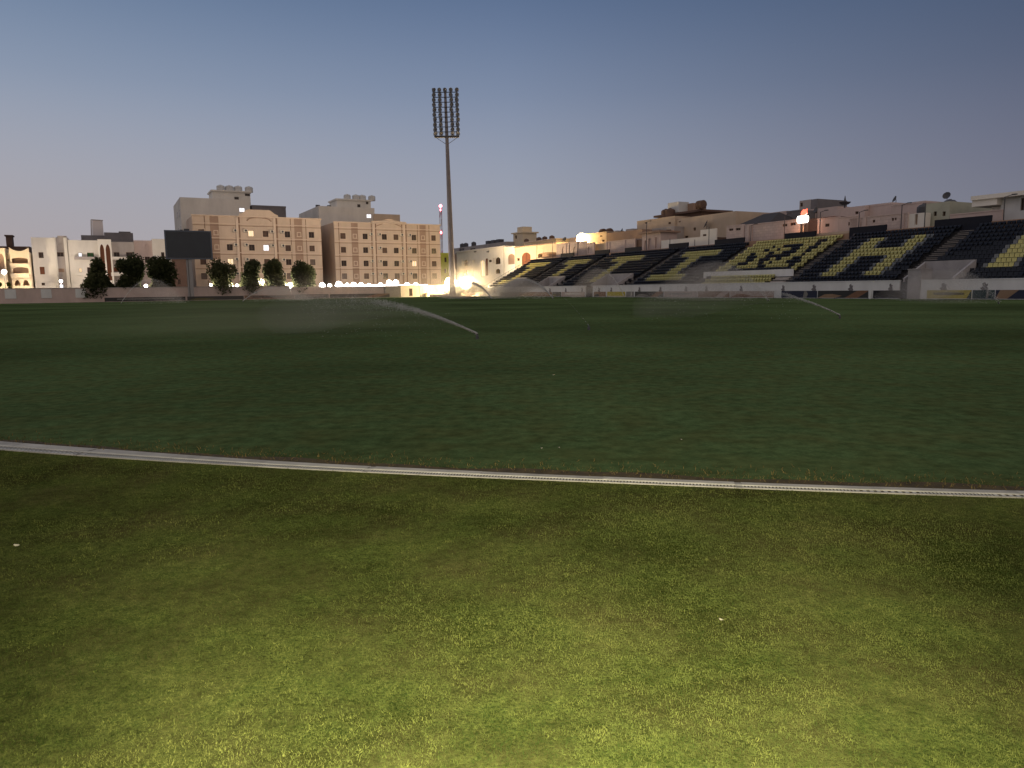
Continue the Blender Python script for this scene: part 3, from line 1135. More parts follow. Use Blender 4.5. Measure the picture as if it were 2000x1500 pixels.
class House:
    """A building whose front lies in a vertical plane; openings are measured on the photograph."""
    def __init__(self, name, label, cat, pl, px0, px1, pyt, depth, wall, pad=0.0, z0=0.0, group=None, px_ref=None, wall_name='wall'):
        self.pl = pl
        u0, _ = pl.uz(px0, pyt)
        u1, _ = pl.uz(px1, pyt)
        _, z = pl.uz(px_ref if px_ref is not None else (px0 + px1) / 2, pyt)
        self.u0, self.u1, self.z1, self.z0, self.depth, self.wall = u0, u1, z, z0, depth, wall
        self.k = 1 if pl.a.cross(pl.b).z > 0 else -1
        self.root = empty(name, pl.pt((u0 + u1) / 2), pl.rot(), label, cat, group)
        self.uc = (u0 + u1) / 2
        self.holes, self.fills = [], []
        self.wall_name = wall_name

    def loc(self, px, py):
        u, z = self.pl.uz(px, py)
        return u - self.uc, z

    def yy(self, a, b):
        return sorted((a * self.k, b * self.k))

    def opening(self, px0, py0, px1, py1, kind='d', arch=0.0, pointed=True, rec=0.25, mull=1):
        x0, zt = self.loc(px0, py0)
        x1, _ = self.loc(px1, py0)
        _, zb = self.loc((px0 + px1) / 2, py1)
        self.hole(x0, x1, zb, zt, kind, arch, pointed, rec, mull)

    def hole(self, x0, x1, zb, zt, kind='d', arch=0.0, pointed=True, rec=0.25, mull=1):
        lim0, lim1 = self.u0 - self.uc + 0.1, self.u1 - self.uc - 0.1
        x0, x1 = max(x0, lim0), min(x1, lim1)
        zb, zt = max(zb, self.z0 + 0.02), min(zt, self.z1 - 0.08)
        if x1 - x0 < 0.1 or zt - zb < 0.1:
            return
        self.holes.append((x0, x1, zb, zt, kind, arch, pointed, rec, mull))

    def done(self):
        k = self.k
        X0, X1 = self.u0 - self.uc, self.u1 - self.uc
        xs = sorted({X0, X1} | {h[0] for h in self.holes} | {h[1] for h in self.holes})
        zs = sorted({self.z0, self.z1} | {h[2] for h in self.holes} | {h[3] for h in self.holes})
        mb = MB()

        def hole_at(x, z):
            for h in self.holes:
                if h[0] < x < h[1] and h[2] < z < h[3]:
                    return True
            return False
        for i in range(len(xs) - 1):
            if xs[i + 1] - xs[i] < 1e-5:
                continue
            j = 0
            while j < len(zs) - 1:
                if hole_at((xs[i] + xs[i + 1]) / 2, (zs[j] + zs[j + 1]) / 2):
                    j += 1
                    continue
                j2 = j
                while j2 + 1 < len(zs) - 1 and not hole_at((xs[i] + xs[i + 1]) / 2, (zs[j2 + 1] + zs[j2 + 2]) / 2):
                    j2 += 1
                mb.quad((xs[i], 0, zs[j]), (xs[i + 1], 0, zs[j]), (xs[i + 1], 0, zs[j2 + 1]), (xs[i], 0, zs[j2 + 1]))
                j = j2 + 1
        D = self.depth * k
        a, b, zb, zt = X0, X1, self.z0, self.z1
        mb.quad((a, 0, zb), (a, 0, zt), (a, D, zt), (a, D, zb))
        mb.quad((b, 0, zb), (b, D, zb), (b, D, zt), (b, 0, zt))
        mb.quad((a, D, zb), (a, D, zt), (b, D, zt), (b, D, zb))
        mb.quad((a, 0, zt), (b, 0, zt), (b, D, zt), (a, D, zt))
        for h in self.holes:
            x0, x1, z0, z1, kind, arch, pointed, rec, mull = h
            r = rec * k
            mb.quad((x0, 0, z0), (x0, r, z0), (x0, r, z1), (x0, 0, z1))
            mb.quad((x1, 0, z0), (x1, 0, z1), (x1, r, z1), (x1, r, z0))
            mb.quad((x0, 0, z1), (x0, r, z1), (x1, r, z1), (x1, 0, z1))
            mb.quad((x0, 0, z0), (x1, 0, z0), (x1, r, z0), (x0, r, z0))
            if arch > 0:
                arch_fill(mb, x0, x1, z1 - arch * (z1 - z0), z1, k, pointed, 0, 8, -0.004, rec)
        mb.build(self.wall_name, self.wall, self.root)
        for h in self.holes:
            x0, x1, z0, z1, kind, arch, pointed, rec, mull = h
            g = MB()
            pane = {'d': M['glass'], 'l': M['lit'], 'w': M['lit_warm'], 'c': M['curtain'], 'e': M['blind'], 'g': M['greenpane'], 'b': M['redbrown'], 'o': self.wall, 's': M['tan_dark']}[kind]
            y = rec * k
            g.quad((x0, y, z0), (x1, y, z0), (x1, y, z1), (x0, y, z1), 0)
            nm = 'balcony_recess' if kind in 'os' else 'window'
            pane_o = g.build(nm, pane, self.root)
            if kind not in 'os':
                g = MB()
                fwid = min(0.07, (x1 - x0) * 0.1)
                ya, yb = sorted((y - 0.06 * k, y - 0.003 * k))
                g.box(x0, x0 + fwid, ya, yb, z0, z1)
                g.box(x1 - fwid, x1, ya, yb, z0, z1)
                g.box(x0 + fwid, x1 - fwid, ya, yb, z1 - fwid, z1)
                g.box(x0 + fwid, x1 - fwid, ya, yb, z0, z0 + fwid)
                for q in range(mull):
                    xm = x0 + (x1 - x0) * (q + 1) / (mull + 1)
                    g.box(xm - fwid / 3, xm + fwid / 3, ya, yb, z0 + fwid, z1 - fwid)
                g.build('window_frame', M['frame'], pane_o)
        return self

    def band(self, name, pyt, pyb, m, proud=0.12, px0=None, px1=None, ref=None):
        """a horizontal or vertical moulding standing proud of the front"""
        a = self.u0 - self.uc - (0.08 if px0 is None else 0)
        b = self.u1 - self.uc + (0.08 if px1 is None else 0)
        if px0 is not None:
            a = self.loc(px0, pyt)[0]
        if px1 is not None:
            b = self.loc(px1, pyt)[0]
        ref = ref if ref is not None else ((px0 + px1) / 2 if px0 is not None and px1 is not None else None)
        if ref is None:
            # mid of the front
            P = self.pl.pt(self.uc, 5) - EYE
            ref = 1000 + FOC * P.dot(RIGHT) / P.dot(FWD)
        zt, zb = self.loc(ref, pyt)[1], self.loc(ref, pyb)[1]
        g = MB()
        g.box(a, b, *self.yy(-proud, -0.003), zb, zt)
        return g.build(name, m, self.root)

    def slab(self, name, x0, x1, y0, y1, z0, z1, m):
        g = MB()
        g.box(x0, x1, *self.yy(y0, y1), z0, z1)
        return g.build(name, m, self.root)

    def parapet(self, h=0.5, t=0.2, m=None, proud=0.06):
        g = MB()
        a, b, z = self.u0 - self.uc - proud, self.u1 - self.uc + proud, self.z1 + 0.003
        g.box(a, b, *self.yy(-proud, t), z, z + h)
        g.box(a, b, *self.yy(self.depth - t, self.depth + proud), z, z + h)
        g.box(a, a + t, *self.yy(t + 0.002, self.depth - t - 0.002), z, z + h)
        g.box(b - t, b, *self.yy(t + 0.002, self.depth - t - 0.002), z, z + h)
        return g.build('parapet', m or self.wall, self.root)


def aircon(H, x, z, w=0.95, h=0.66):
    g = MB()
    k = H.k
    g.box(x - w / 2, x + w / 2, *H.yy(-0.36, -0.06), z, z + h, 0)
    g.box(x - w / 2 - 0.05, x + w / 2 + 0.05, *H.yy(-0.34, -0.003), z - 0.05, z - 0.003, 1)
    p = [(x + 0.06 + 0.26 * math.cos(t * PI / 6), z + h / 2 + 0.26 * math.sin(t * PI / 6)) for t in range(12)]
    o = g.build('air_conditioner', [M['acbox'], M['darksteel']], H.root)
    g = MB()
    g.prism(p, *H.yy(-0.372, -0.363))
    g.build('fan', M['darksteel'], o)
    return o


def apartment(name, label, pl, px0, px1, pyl, cols, rows, acs, lit, ped, ref_x):
    H = House(name, label, 'building', pl, px0, px1, pyl, 15.0, M['tan'], px_ref=px0 + 2)
    W, Z = H.u1 - H.u0, H.z1
    X0 = H.u0 - H.uc
    # rows are heights measured at the column ref_x
    zr = [H.loc(ref_x, y)[1] for y in rows]
    for ci, (cx, small, vis) in enumerate(cols):
        x = H.loc(cx, rows[1])[0]
        w, hh = (0.36, 0.42) if small else (0.66, 0.72)
        for ri, z in enumerate(zr):
            if ri in vis:
                kd = lit.get((ci, ri), random.choice('dddcce'))
                H.hole(x - w, x + w, z - hh, z + hh, kd, rec=0.22)
    H.done()
    # cornices at every floor and the top
    zt = Z
    for i, z in enumerate(zr):
        zz = z + 2.05
        if zz < Z - 0.5:
            H.slab('floor_moulding_or_shadow_line', X0 - 0.05, X0 + W + 0.05, -0.10, -0.003, zz, zz + 0.18, M['tan_light'])
            H.slab('floor_moulding_or_shadow_line', X0 + 0.02, X0 + W - 0.02, -0.06, -0.003, zz - 0.40, zz - 0.28, M['tan_shadow'])  # shadow line below the moulding, painted as a dark strip
    H.slab('top_cornice', X0 - 0.18, X0 + W + 0.18, -0.24, 0.1, Z + 0.003, Z + 0.22, M['tan_light'])
    # window surrounds
    for (x0, x1, z0, z1, *_r) in H.holes:
        g = MB()
        t = 0.16
        ya, yb = H.yy(-0.07, -0.003)
        g.box(x0 - t, x1 + t, ya, yb, z1 + 0.003, z1 + t)
        g.box(x0 - t - 0.06, x1 + t + 0.06, *H.yy(-0.12, -0.003), z0 - t, z0 - 0.003)
        g.box(x0 - t, x0 - 0.003, ya, yb, z0, z1)
        g.box(x1 + 0.003, x1 + t, ya, yb, z0, z1)
        g.build('window_surround', M['tan_light'], H.root)
    for ax, az, avis in acs:
        x = H.loc(ax, rows[1])[0]
        for ri in avis:
            aircon(H, x, zr[ri] - 0.05 + az)
    return H, zr


def pilasters_and_shade_strips(H, xs, w, m, z1=None, proud=0.16):
    for px, wd in xs:
        x = H.loc(px, 500)[0]
        H.slab('pilaster_or_shade_strip', x - wd / 2, x + wd / 2, -proud, -0.003, 0.0, (z1 or H.z1 - 0.05), m)


PB1 = end_plane(20.0)
z2 = lambda x, y: (300 + x / 5.7706, 340 + y / 5.7706)
z3 = lambda x, y: (560 + x / 5.7706, 340 + y / 5.7706)
ALL = (0, 1, 2, 3)
cols1 = [(z2(550, 0)[0], False, ALL), (z2(713, 0)[0], True, ALL), (z2(860, 0)[0], False, (1, 2, 3)), (z2(1108, 0)[0], False, ALL), (z2(1270, 0)[0], False, ALL),
         (z2(1516, 0)[0], False, ALL), (z2(1646, 0)[0], True, ALL), (z2(1786, 0)[0], False, ALL)]
rows1 = [z2(0, 672)[1], z2(0, 830)[1], z2(0, 990)[1], z2(0, 1150)[1]]
acs1 = [(z2(927, 0)[0], 0.35, ALL), (z2(1046, 0)[0], 0.35, (0, 1, 2)), (z2(1340, 0)[0], 0.3, (0, 1, 3)), (z2(1458, 0)[0], 0.3, ALL)]
B1, zr1 = apartment('apartment_building', 'tan apartment block with arched gable, partly behind the scoreboard', PB1, 374.5, 625.5, 420.5, cols1, rows1, acs1,
                    {(1, 0): 'w', (3, 0): 'w', (4, 1): 'l', (2, 2): 'w'}, None, z2(1200, 0)[0])
pilasters_and_shade_strips(B1, [(z2(705, 0)[0], 1.9), (z2(1645, 0)[0], 1.9)], 0, M['tan_dark'], proud=0.02)  # flat dark strips: the shade of recesses put into the colour
pilasters_and_shade_strips(B1, [(z2(960, 0)[0], 0.55), (z2(1380, 0)[0], 0.55)], 0, M['tan_light'])
pilasters_and_shade_strips(B1, [(z2(982, 0)[0], 0.42), (z2(1403, 0)[0], 0.42), (z2(598, 0)[0], 0.16), (z2(1560, 0)[0], 0.16), (z2(1730, 0)[0], 0.16)], 0, M['tan_shadow'], proud=0.05)  # downpipes, their shadow included in the dark colour
# rounded gable
xc = B1.loc(z2(1185, 0)[0], 420)[0]
g = MB()
xa, xb = B1.loc(z2(960, 0)[0], 420)[0], B1.loc(z2(1400, 0)[0], 420)[0]
zt = B1.z1 + 0.226
g.prism([(xa, zt), (xb, zt)] + [(xc + (xb - xa) / 2 * (0.98 - 0.07 * i), zt + 0.45 + 1.1 * (0.5 - 0.5 * math.cos(PI * min(1, i / 7)))) for i in range(0, 8)]
        + [(xc - (xb - xa) / 2 * (0.98 - 0.07 * (7 - i)), zt + 0.45 + 1.1 * (0.5 - 0.5 * math.cos(PI * min(1, (7 - i) / 7)))) for i in range(0, 8)], *B1.yy(-0.18, 0.35))
g.build('gable', M['tan'], B1.root)
g = MB()
za = zr1[0] + 2.9
pr = [(xc + 2.9 * math.cos(PI * i / 12), za + 1.0 * math.sin(PI * i / 12)) for i in range(13)] + [(xc + 2.6 * math.cos(PI * (12 - i) / 12), za + 0.78 * math.sin(PI * (12 - i) / 12)) for i in range(13)]
for i in range(12):
    a0, a1 = PI * i / 12, PI * (i + 1) / 12
    g.prism([(xc + 2.9 * math.cos(a0), za + math.sin(a0)), (xc + 2.9 * math.cos(a1), za + math.sin(a1)), (xc + 2.6 * math.cos(a1), za + 0.76 * math.sin(a1)), (xc + 2.6 * math.cos(a0), za + 0.76 * math.sin(a0))], *B1.yy(-0.14, -0.004))
g.build('arch_moulding', M['tan_dark'], B1.root)

cols2 = [(z3(640, 0)[0], False, ALL), (z3(773, 0)[0], True, ALL), (z3(890, 0)[0], False, ALL), (z3(1105, 0)[0], False, ALL), (z3(1235, 0)[0], False, ALL),
         (z3(1438, 0)[0], False, ALL), (z3(1540, 0)[0], True, ALL), (z3(1658, 0)[0], False, ALL)]
rows2 = [z3(0, 708)[1], z3(0, 860)[1], z3(0, 1008)[1], z3(0, 1150)[1]]
acs2 = [(z3(957, 0)[0], 0.35, ALL), (z3(1052, 0)[0], 0.35, ALL), (z3(1300, 0)[0], 0.35, ALL), (z3(1390, 0)[0], 0.35, ALL)]
B2, zr2 = apartment('apartment_building', 'tan apartment block with pointed gable lit warm, right of the arched one', PB1, 652, 859, 434, cols2, rows2, acs2,
                    {(6, 1): 'w', (6, 3): 'l', (5, 2): 'w'}, None, z3(1100, 0)[0])
pilasters_and_shade_strips(B2, [(z3(775, 0)[0], 1.7), (z3(1540, 0)[0], 1.7)], 0, M['tan_dark'], proud=0.02)  # recess shade painted as flat dark strips
pilasters_and_shade_strips(B2, [(z3(990, 0)[0], 0.55), (z3(1330, 0)[0], 0.55)], 0, M['tan_light'])
pilasters_and_shade_strips(B2, [(z3(1012, 0)[0], 0.3), (z3(1352, 0)[0], 0.3), (z3(965, 0)[0], 0.22), (z3(1305, 0)[0], 0.22), (z3(598, 0)[0], 0.16), (z3(1480, 0)[0], 0.14), (z3(1610, 0)[0], 0.16)], 0, M['tan_shadow'], proud=0.05)  # dark pipe strips that also paint the pipes' shadow
xc = B2.loc(z3(1150, 0)[0], 430)[0]
xa, xb = B2.loc(z3(950, 0)[0], 430)[0], B2.loc(z3(1345, 0)[0], 430)[0]
zt = B2.z1 + 0.226
g = MB()
g.prism([(xa, zt), (xb, zt), (xb, zt + 0.35), (xc + 1.6, zt + 0.55), (xc, zt + 1.15), (xc - 1.6, zt + 0.55), (xa, zt + 0.35)], *B2.yy(-0.18, 0.35))
g.build('gable', M['tan'], B2.root)
g = MB()
za = zr2[0] + 2.75
for q0, q1 in (((xa + 1.2, za), (xc, za + 1.35)), ((xc, za + 1.35), (xb - 1.2, za))):
    g.prism([q0, q1, (q1[0], q1[1] - 0.2), (q0[0], q0[1] - 0.2)], *B2.yy(-0.12, -0.004))
g.build('arch_moulding', M['tan_dark'], B2.root)

PBK = end_plane(37.0)


def tanks(H_or_pl, pxs, pyb, r, h, label_fmt, group, y=2.0, kind='v', matl=None, cat='water tank', zref=None):
    pl = H_or_pl
    for i, px in enumerate(pxs):
        u, z = pl.uz(px, pyb)
        if zref is not None:
            z = zref
        p = pl.pt(u, z) + pl.b * y
        g = MB()
        rr = r * random.uniform(0.94, 1.06)
        if kind == 'v':
            g.lathe([(rr, 0), (rr * 1.02, h * 0.2), (rr, h * 0.4), (rr * 1.02, h * 0.6), (rr, h * 0.8), (rr * 0.7, h * 0.95), (rr * 0.3, h), (rr * 0.25, h * 1.06)], seg=14)
        elif kind == 'h':
            k0 = len(g.v)
            g.lathe([(rr * 0.5, -h / 2), (rr * 0.9, -h * 0.45), (rr, -h * 0.35), (rr, h * 0.35), (rr * 0.9, h * 0.45), (rr * 0.5, h / 2)], seg=12)
            g.v = [(v[2], v[1], v[0] + rr) for v in g.v]
            for x in (-h * 0.28, h * 0.28):
                g.box(x - 0.08, x + 0.08, -rr * 0.8, rr * 0.8, 0.003, rr * 0.35)
        elif kind == 'box':
            g.box(-rr, rr, -rr * 0.8, rr * 0.8, 0.12, h)
            for sx in (-1, 1):
                g.box(sx * rr * 0.8 - 0.05, sx * rr * 0.8 + 0.05, -rr * 0.7, rr * 0.7, 0, 0.12)
            pf = [(0.55 * rr * math.cos(t * PI / 6), h * 0.55 + min(h, rr) * 0.38 * math.sin(t * PI / 6)) for t in range(12)]
            g.prism(pf, -rr * 0.8 - 0.03, -rr * 0.8 - 0.003)
        o = g.build({'v': 'water_tank', 'h': 'water_tank', 'box': 'rooftop_cooler'}[kind], matl or M['tank'])
        o.location = p
        o.rotation_euler = (0, 0, pl.rot())
        tag(o, label_fmt.format(['leftmost', 'second from left', 'third from left', 'fourth from left', 'fifth from left', 'sixth from left'][i]) if '{' in label_fmt else label_fmt, cat, group)


# grey blocks behind the tan apartments
H = House('apartment_building', 'grey-white block with roof tower rising behind the arched tan apartments', 'building', PBK, 351, 487, 385, 22, M['greywhite'], px_ref=353)
H.opening(467, 405.5, 478, 414, 'l')
H.done()
for px, py in ((331, 413), (342, 408), (332, 440), (343, 433)):
    pass
# windows on its left flank
for dy in (3.0, 9.5):
    for zz in (H.z1 - 4.2, H.z1 - 8.3):
        x = H.u0 - H.uc
        g = MB()
        g.box(x - 0.05, x - 0.003, *H.yy(dy, dy + 1.3), zz, zz + 1.4, 0)
        g.box(x - 0.10, x - 0.053, *H.yy(dy - 0.1, dy + 1.4), zz - 0.12, zz - 0.003, 1)
        g.build('window', [M['glass'], M['greywhite']], H.root)
x0, zb = H.loc(419.5, 391)
x1, _ = H.loc(494.5, 391)
zt = H.loc(420, 369.5)[1]
g = MB()
g.box(x0, x1, *H.yy(4, 12), H.z1 - 5.0, zt)
g.build('roof_tower', M['greywhite'], H.root)
H.slab('tower_cornice', x0 - 0.35, x1 + 0.35, 3.65, 12.3, zt + 0.003, zt + 0.35, M['greywhite'])
g = MB()
for q0, q1 in (((462, 381), (471, 388)), ((483, 374.5), (493, 379.5))):
    a = H.loc(*q0)
    b = H.loc(*q1)
    g.box(a[0], b[0], *H.yy(3.93, 3.995), b[1], a[1])
g.build('window', M['glass'], H.root)
tp = Plane(PBK.o + PBK.b * 6.0, PBK.a, PBK.b)
tanks(tp, [431, 448, 465, 486], 369, 1.05, 1.5, '{} round tank on the left rooftop tower', 'tanks on the left rooftop tower', y=0, zref=zt + 0.36)
# dark wall to the right of it
H = House('apartment_building', 'dark grey block peeking over the arched tan apartments, right of the left roof tower', 'building', PBK, 492, 558, 403.5, 16, M['darkgrey'], px_ref=494).done()
H.parapet(0.4, 0.2)

H = House('apartment_building', 'grey block with roof tower rising behind the pointed-gable tan apartments', 'building', PBK, 622, 731, 402, 24, M['greywhite'], px_ref=623)
H.opening(716, 417.8, 725.5, 426, 'l')
H.done()
for dy in (4, 10, 16):
    x = H.u0 - H.uc
    g = MB()
    g.box(x - 0.05, x - 0.003, *H.yy(dy, dy + 2.2), H.z1 - 5.0, H.z1 - 3.5, 0)
    g.box(x - 0.10, x - 0.053, *H.yy(dy - 0.1, dy + 2.3), H.z1 - 5.15, H.z1 - 5.003, 1)
    g.build('window', [M['glass'], M['greywhite']], H.root)
x0, zb = H.loc(665.5, 391)
x1, _ = H.loc(732.5, 391)
zt = H.loc(667, 387)[1]
g = MB()
g.box(x0, x1, *H.yy(4, 12), H.z1 - 5.0, zt)
g.build('roof_tower', M['greywhite'], H.root)
H.slab('tower_cornice', x0 - 0.35, x1 + 0.35, 3.65, 12.3, zt + 0.003, zt + 0.35, M['greywhite'])
g = MB()
for q0, q1 in (((706, 396), (712, 402)), ((723, 391), (728, 396))):
    a = H.loc(*q0)
    b = H.loc(*q1)
    g.box(a[0], b[0], *H.yy(3.93, 3.995), b[1], a[1])
g.build('window', M['glass'], H.root)
tanks(tp, [678, 695, 707, 726], 384, 1.05, 1.5, '{} round tank on the right rooftop tower', 'tanks on the right rooftop tower', y=0, zref=zt + 0.36)
tanks(tp, [620.5, 642.5], 400, 0.5, 0.9, '{} small dark cooler on the grey roof edge behind the pointed gable', 'small roof coolers', y=0, zref=H.z1 + 0.004, kind='box', matl=M['darksteel'], cat='cooler')
H = House('apartment_building', 'plain tan block directly behind the pointed gable', 'building', end_plane(36.2), 731, 781, 417.5, 14, M['sand'], px_ref=733).done()
# link building in the gap between the two tan blocks
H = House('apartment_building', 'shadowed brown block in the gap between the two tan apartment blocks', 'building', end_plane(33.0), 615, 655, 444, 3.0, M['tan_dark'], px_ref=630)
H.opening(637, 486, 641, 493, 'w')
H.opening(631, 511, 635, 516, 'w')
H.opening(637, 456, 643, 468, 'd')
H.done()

H = House('house', 'dark brown low house behind the scoreboard post', 'house', end_plane(14.0), 337, 373.5, 507, 5, M['brown'])
H.opening(347, 545, 353, 556, 'd')
H.done()
H.parapet(0.3, 0.2)

# block beside the mast; its green light is put into the wall colour
H = House('apartment_building', 'narrow green-lit block between the tan apartments and the floodlight mast', 'building', end_plane(30), 861, 876, 494, 8, M['yellowgreen'])
H.opening(868, 503, 872, 512, 'd')
H.opening(868, 525, 872, 533, 'd')
H.done()

# ---- left: lit villa
PV = end_plane(14.0)
zl = lambda x, y: (x / 8.336, 420 + y / 8.336)
V = House('villa', 'brightly lit cream villa with arched balconies at the left edge', 'house', PV, zl(150, 0)[0], zl(470, 0)[0], zl(0, 600)[1], 10, M['cream'])
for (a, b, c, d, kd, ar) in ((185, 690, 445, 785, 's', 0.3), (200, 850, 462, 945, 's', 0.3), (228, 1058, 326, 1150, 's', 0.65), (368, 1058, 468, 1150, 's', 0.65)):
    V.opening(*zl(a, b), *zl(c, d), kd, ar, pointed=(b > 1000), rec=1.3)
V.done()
g = MB()
X0, X1 = V.u0 - V.uc, V.u1 - V.uc
g.prism([(X0, V.z1 + 0.003), (X1, V.z1 + 0.003)] + [(X1 + (X0 - X1) * i / 10, V.z1 + 0.15 + 0.75 * (abs(i / 5 - 1)) ** 2) for i in range(11)], *V.yy(-0.15, 0.25))
g.build('curved_parapet', M['cream'], V.root)
a, zb = V.loc(*zl(185, 1020))
b, zt = V.loc(*zl(480, 955))
V.slab('balcony_wall', a, b, -0.7, -0.003, zb, zt, M['cream'])
a, zb = V.loc(*zl(170, 850))
b, zt = V.loc(*zl(470, 790))
V.slab('balcony_wall', a, b, -0.45, -0.003, zb + 0.1, zt, M['cream'])
V2 = House('villa_wing', 'lit cream villa wing with tall arched window, cut by the left edge', 'house', end_plane(13.0), -22, zl(72, 0)[0], zl(0, 560)[1], 9, M['cream'])
V2.opening(-8, 495, 6.5, 533, 's', 0.25, False, 0.8)
V2.done()
V2.parapet(0.3, 0.2)
V3 = House('villa_wing', 'recessed cream wall joining the left villa and its wing', 'house', end_plane(16.0), zl(60, 0)[0], zl(160, 0)[0], zl(0, 610)[1], 7, M['cream'])
V3.opening(*zl(110, 720), *zl(140, 745), 'd')
V3.done()
V4 = House('house', 'dark brown flat-roofed house rising behind the lit villa', 'house', end_plane(30.0), -20, 58, 481, 10, M['brown']).done()
x0, zb = V4.loc(11.5, 480)
x1, zt = V4.loc(22, 461)
V4.slab('roof_room', x0, x1, 1, 4, zb + 0.003, zt, M['brown'])
V4.slab('roof_room', x0 - 0.2, x1 + 0.2, 0.8, 4.2, zt + 0.003, zt + 0.3, M['brown'])

# ---- left: pale apartment row
zq = lambda x, y: (x / 5.7706, 340 + y / 5.7706)
PA = end_plane(17.0)
LW = House('apartment_building', 'pale grey apartment house with plain tall wall, right of the lit villa', 'building', PA, 60, 106.5, zq(0, 715)[1], 12, M['greywhite'])
for a, b, c, d in ((432, 880, 488, 945), (445, 1045, 500, 1130), (468, 1225, 505, 1255)):
    LW.opening(*zq(a, b), *zq(c, d), 'd' if b != 1045 else 'b')
LW.done()
LB = House('apartment_building', 'pale grey recessed stair bay with pointed arch and black window', 'building', end_plane(17.6), 106.5, 132, zq(0, 715)[1], 11, M['grey'])
LB.opening(*zq(640, 880), *zq(716, 930), 'd')
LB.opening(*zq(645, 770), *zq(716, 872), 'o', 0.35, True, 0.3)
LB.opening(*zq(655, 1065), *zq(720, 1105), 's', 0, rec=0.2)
LB.opening(*zq(664, 1242), *zq(714, 1284), 'l')
LB.done()
LB.slab('arch_gable', -(LB.u1 - LB.u0) / 2 + 0.5, -(LB.u1 - LB.u0) / 2 + 2.2, -0.1, 0.3, LB.z1 + 0.003, LB.z1 + 0.35, M['grey'])
for px in (108.5, 130):
    x = LB.loc(px, 500)[0]
    LB.slab('pilaster_or_shade_strip', x - 0.3, x + 0.3, -0.35, -0.003, 0, LB.z1 - 0.02, M['greywhite'])
LC = House('apartment_building', 'pale apartment house with green window and long balcony above the left tree', 'building', PA, 132, 190, zq(0, 745)[1], 12, M['greywhite'])
LC.opening(*zq(880, 885), *zq(922, 932), 'l')
LC.opening(*zq(980, 885), *zq(1056, 945), 'g')
LC.opening(*zq(890, 1060), *zq(920, 1105), 'w')
LC.opening(*zq(980, 1050), *zq(1050, 1110), 'd')
LC.done()
a, zb = LC.loc(*zq(840, 965))
b, zt = LC.loc(*zq(1095, 935))
LC.slab('balcony_wall', a, b, -0.9, -0.003, zb, zt, M['grey'])
a, zb = LC.loc(*zq(850, 1140))
b, zt = LC.loc(*zq(1095, 1110))
LC.slab('balcony_wall', a, b, -0.9, -0.003, zb, zt, M['greywhite'])
LD = House('apartment_building', 'tall white portal with two dark pointed arches between the left trees', 'building', end_plane(16.0), 190, 216.5, zq(0, 735)[1], 13, M['white'])
LD.opening(*zq(1120, 790), *zq(1168, 1120), 'b', 0.18, True, 0.5)
LD.opening(*zq(1186, 790), *zq(1236, 1200), 'b', 0.15, True, 0.5)
LD.done()
LE = House('apartment_building', 'pale apartment house with stacked balconies behind the second left tree', 'building', PA, 216.5, 261, zq(0, 765)[1], 12, M['grey'])
LE.opening(*zq(1280, 880), *zq(1345, 940), 'd')
LE.opening(*zq(1420, 880), *zq(1490, 940), 'd')
LE.opening(*zq(1280, 1050), *zq(1345, 1100), 'b')
LE.done()
for ya, yb in ((935, 965), (1110, 1150)):
    a, zb = LE.loc(*zq(1255, yb))
    b, zt = LE.loc(*zq(1500, ya))
    LE.slab('balcony_wall', a, b, -0.9, -0.003, zb, zt, M['greywhite'])
LF = House('apartment_building', 'brownish apartment bay with pale arched niche, left of the scoreboard', 'building', end_plane(17.8), 261, 296.5, zq(0, 748)[1], 10, M['pinkplain'])
LF.opening(*zq(1620, 780), *zq(1692, 900), 'o', 0.35, True, 0.25)
LF.opening(*zq(1630, 930), *zq(1690, 1000), 'd')
LF.done()
LG = House('apartment_building', 'plain pale apartment bay just left of the scoreboard', 'building', PA, 296.5, 334, zq(0, 732)[1], 11, M['greywhite'])
LG.opening(*zq(1815, 880), *zq(1850, 940), 'd')
LG.done()
R1 = House('roof_shed', 'dark flat rooftop storey over the pale left apartments', 'house', end_plane(26), 158, 204, zq(0, 690)[1], 6, M['darkgrey'])
R1.done()
R2 = House('roof_shed', 'taller dark rooftop storey right of the roof screen', 'house', end_plane(25), 203, 259.5, zq(0, 660)[1], 6, M['darkgrey'])
R2.done()
x0 = R2.loc(232, 453)[0]
R2.slab('roof_hatch', x0, x0 + 2.4, 1, 4, R2.z1 + 0.003, R2.z1 + 0.35, M['darkgrey'])
# translucent-looking grey screen on the roof
ps = end_plane(27)
u0, za = ps.uz(170, 458)
u1, zb = ps.uz(178, 429)
u2, _ = ps.uz(201, 428)
rt = empty('rooftop_screen', ps.pt(u0), ps.rot(), 'pale grey slanted screen standing on the left roofs', 'screen')
g = MB()
w_ = u2 - u0
g.prism([(0.1, 0.0), (u1 - u0 + 0.2, zb - 0.1), (w_ - 0.1, zb - 0.2), (w_, 0.0)], 0.0, 0.06)
g.build('panel', mat('pale_grey_sheet', (0.62, 0.58, 0.60), vary=0.06), rt)
g = MB()
g.tube((0, 0, 0), (u1 - u0, 0, zb), 0.12, seg=6)
g.tube((u1 - u0, 0, zb), (w_, 0, zb - 0.1), 0.10, seg=6)
g.build('frame', M['grey'], rt)

# ------------------------------------------------------------------ far end perimeter wall
def wall_run(pl, px0, px1, py_top, m, label, thick=0.25, name='perimeter_wall', cat='wall', ref=None, cap=0.08, posts=0, z_top=None):
    H = House(name, label, cat, pl, px0, px1, py_top, thick, m, px_ref=ref)
    if z_top:
        H.z1 = z_top
    return H


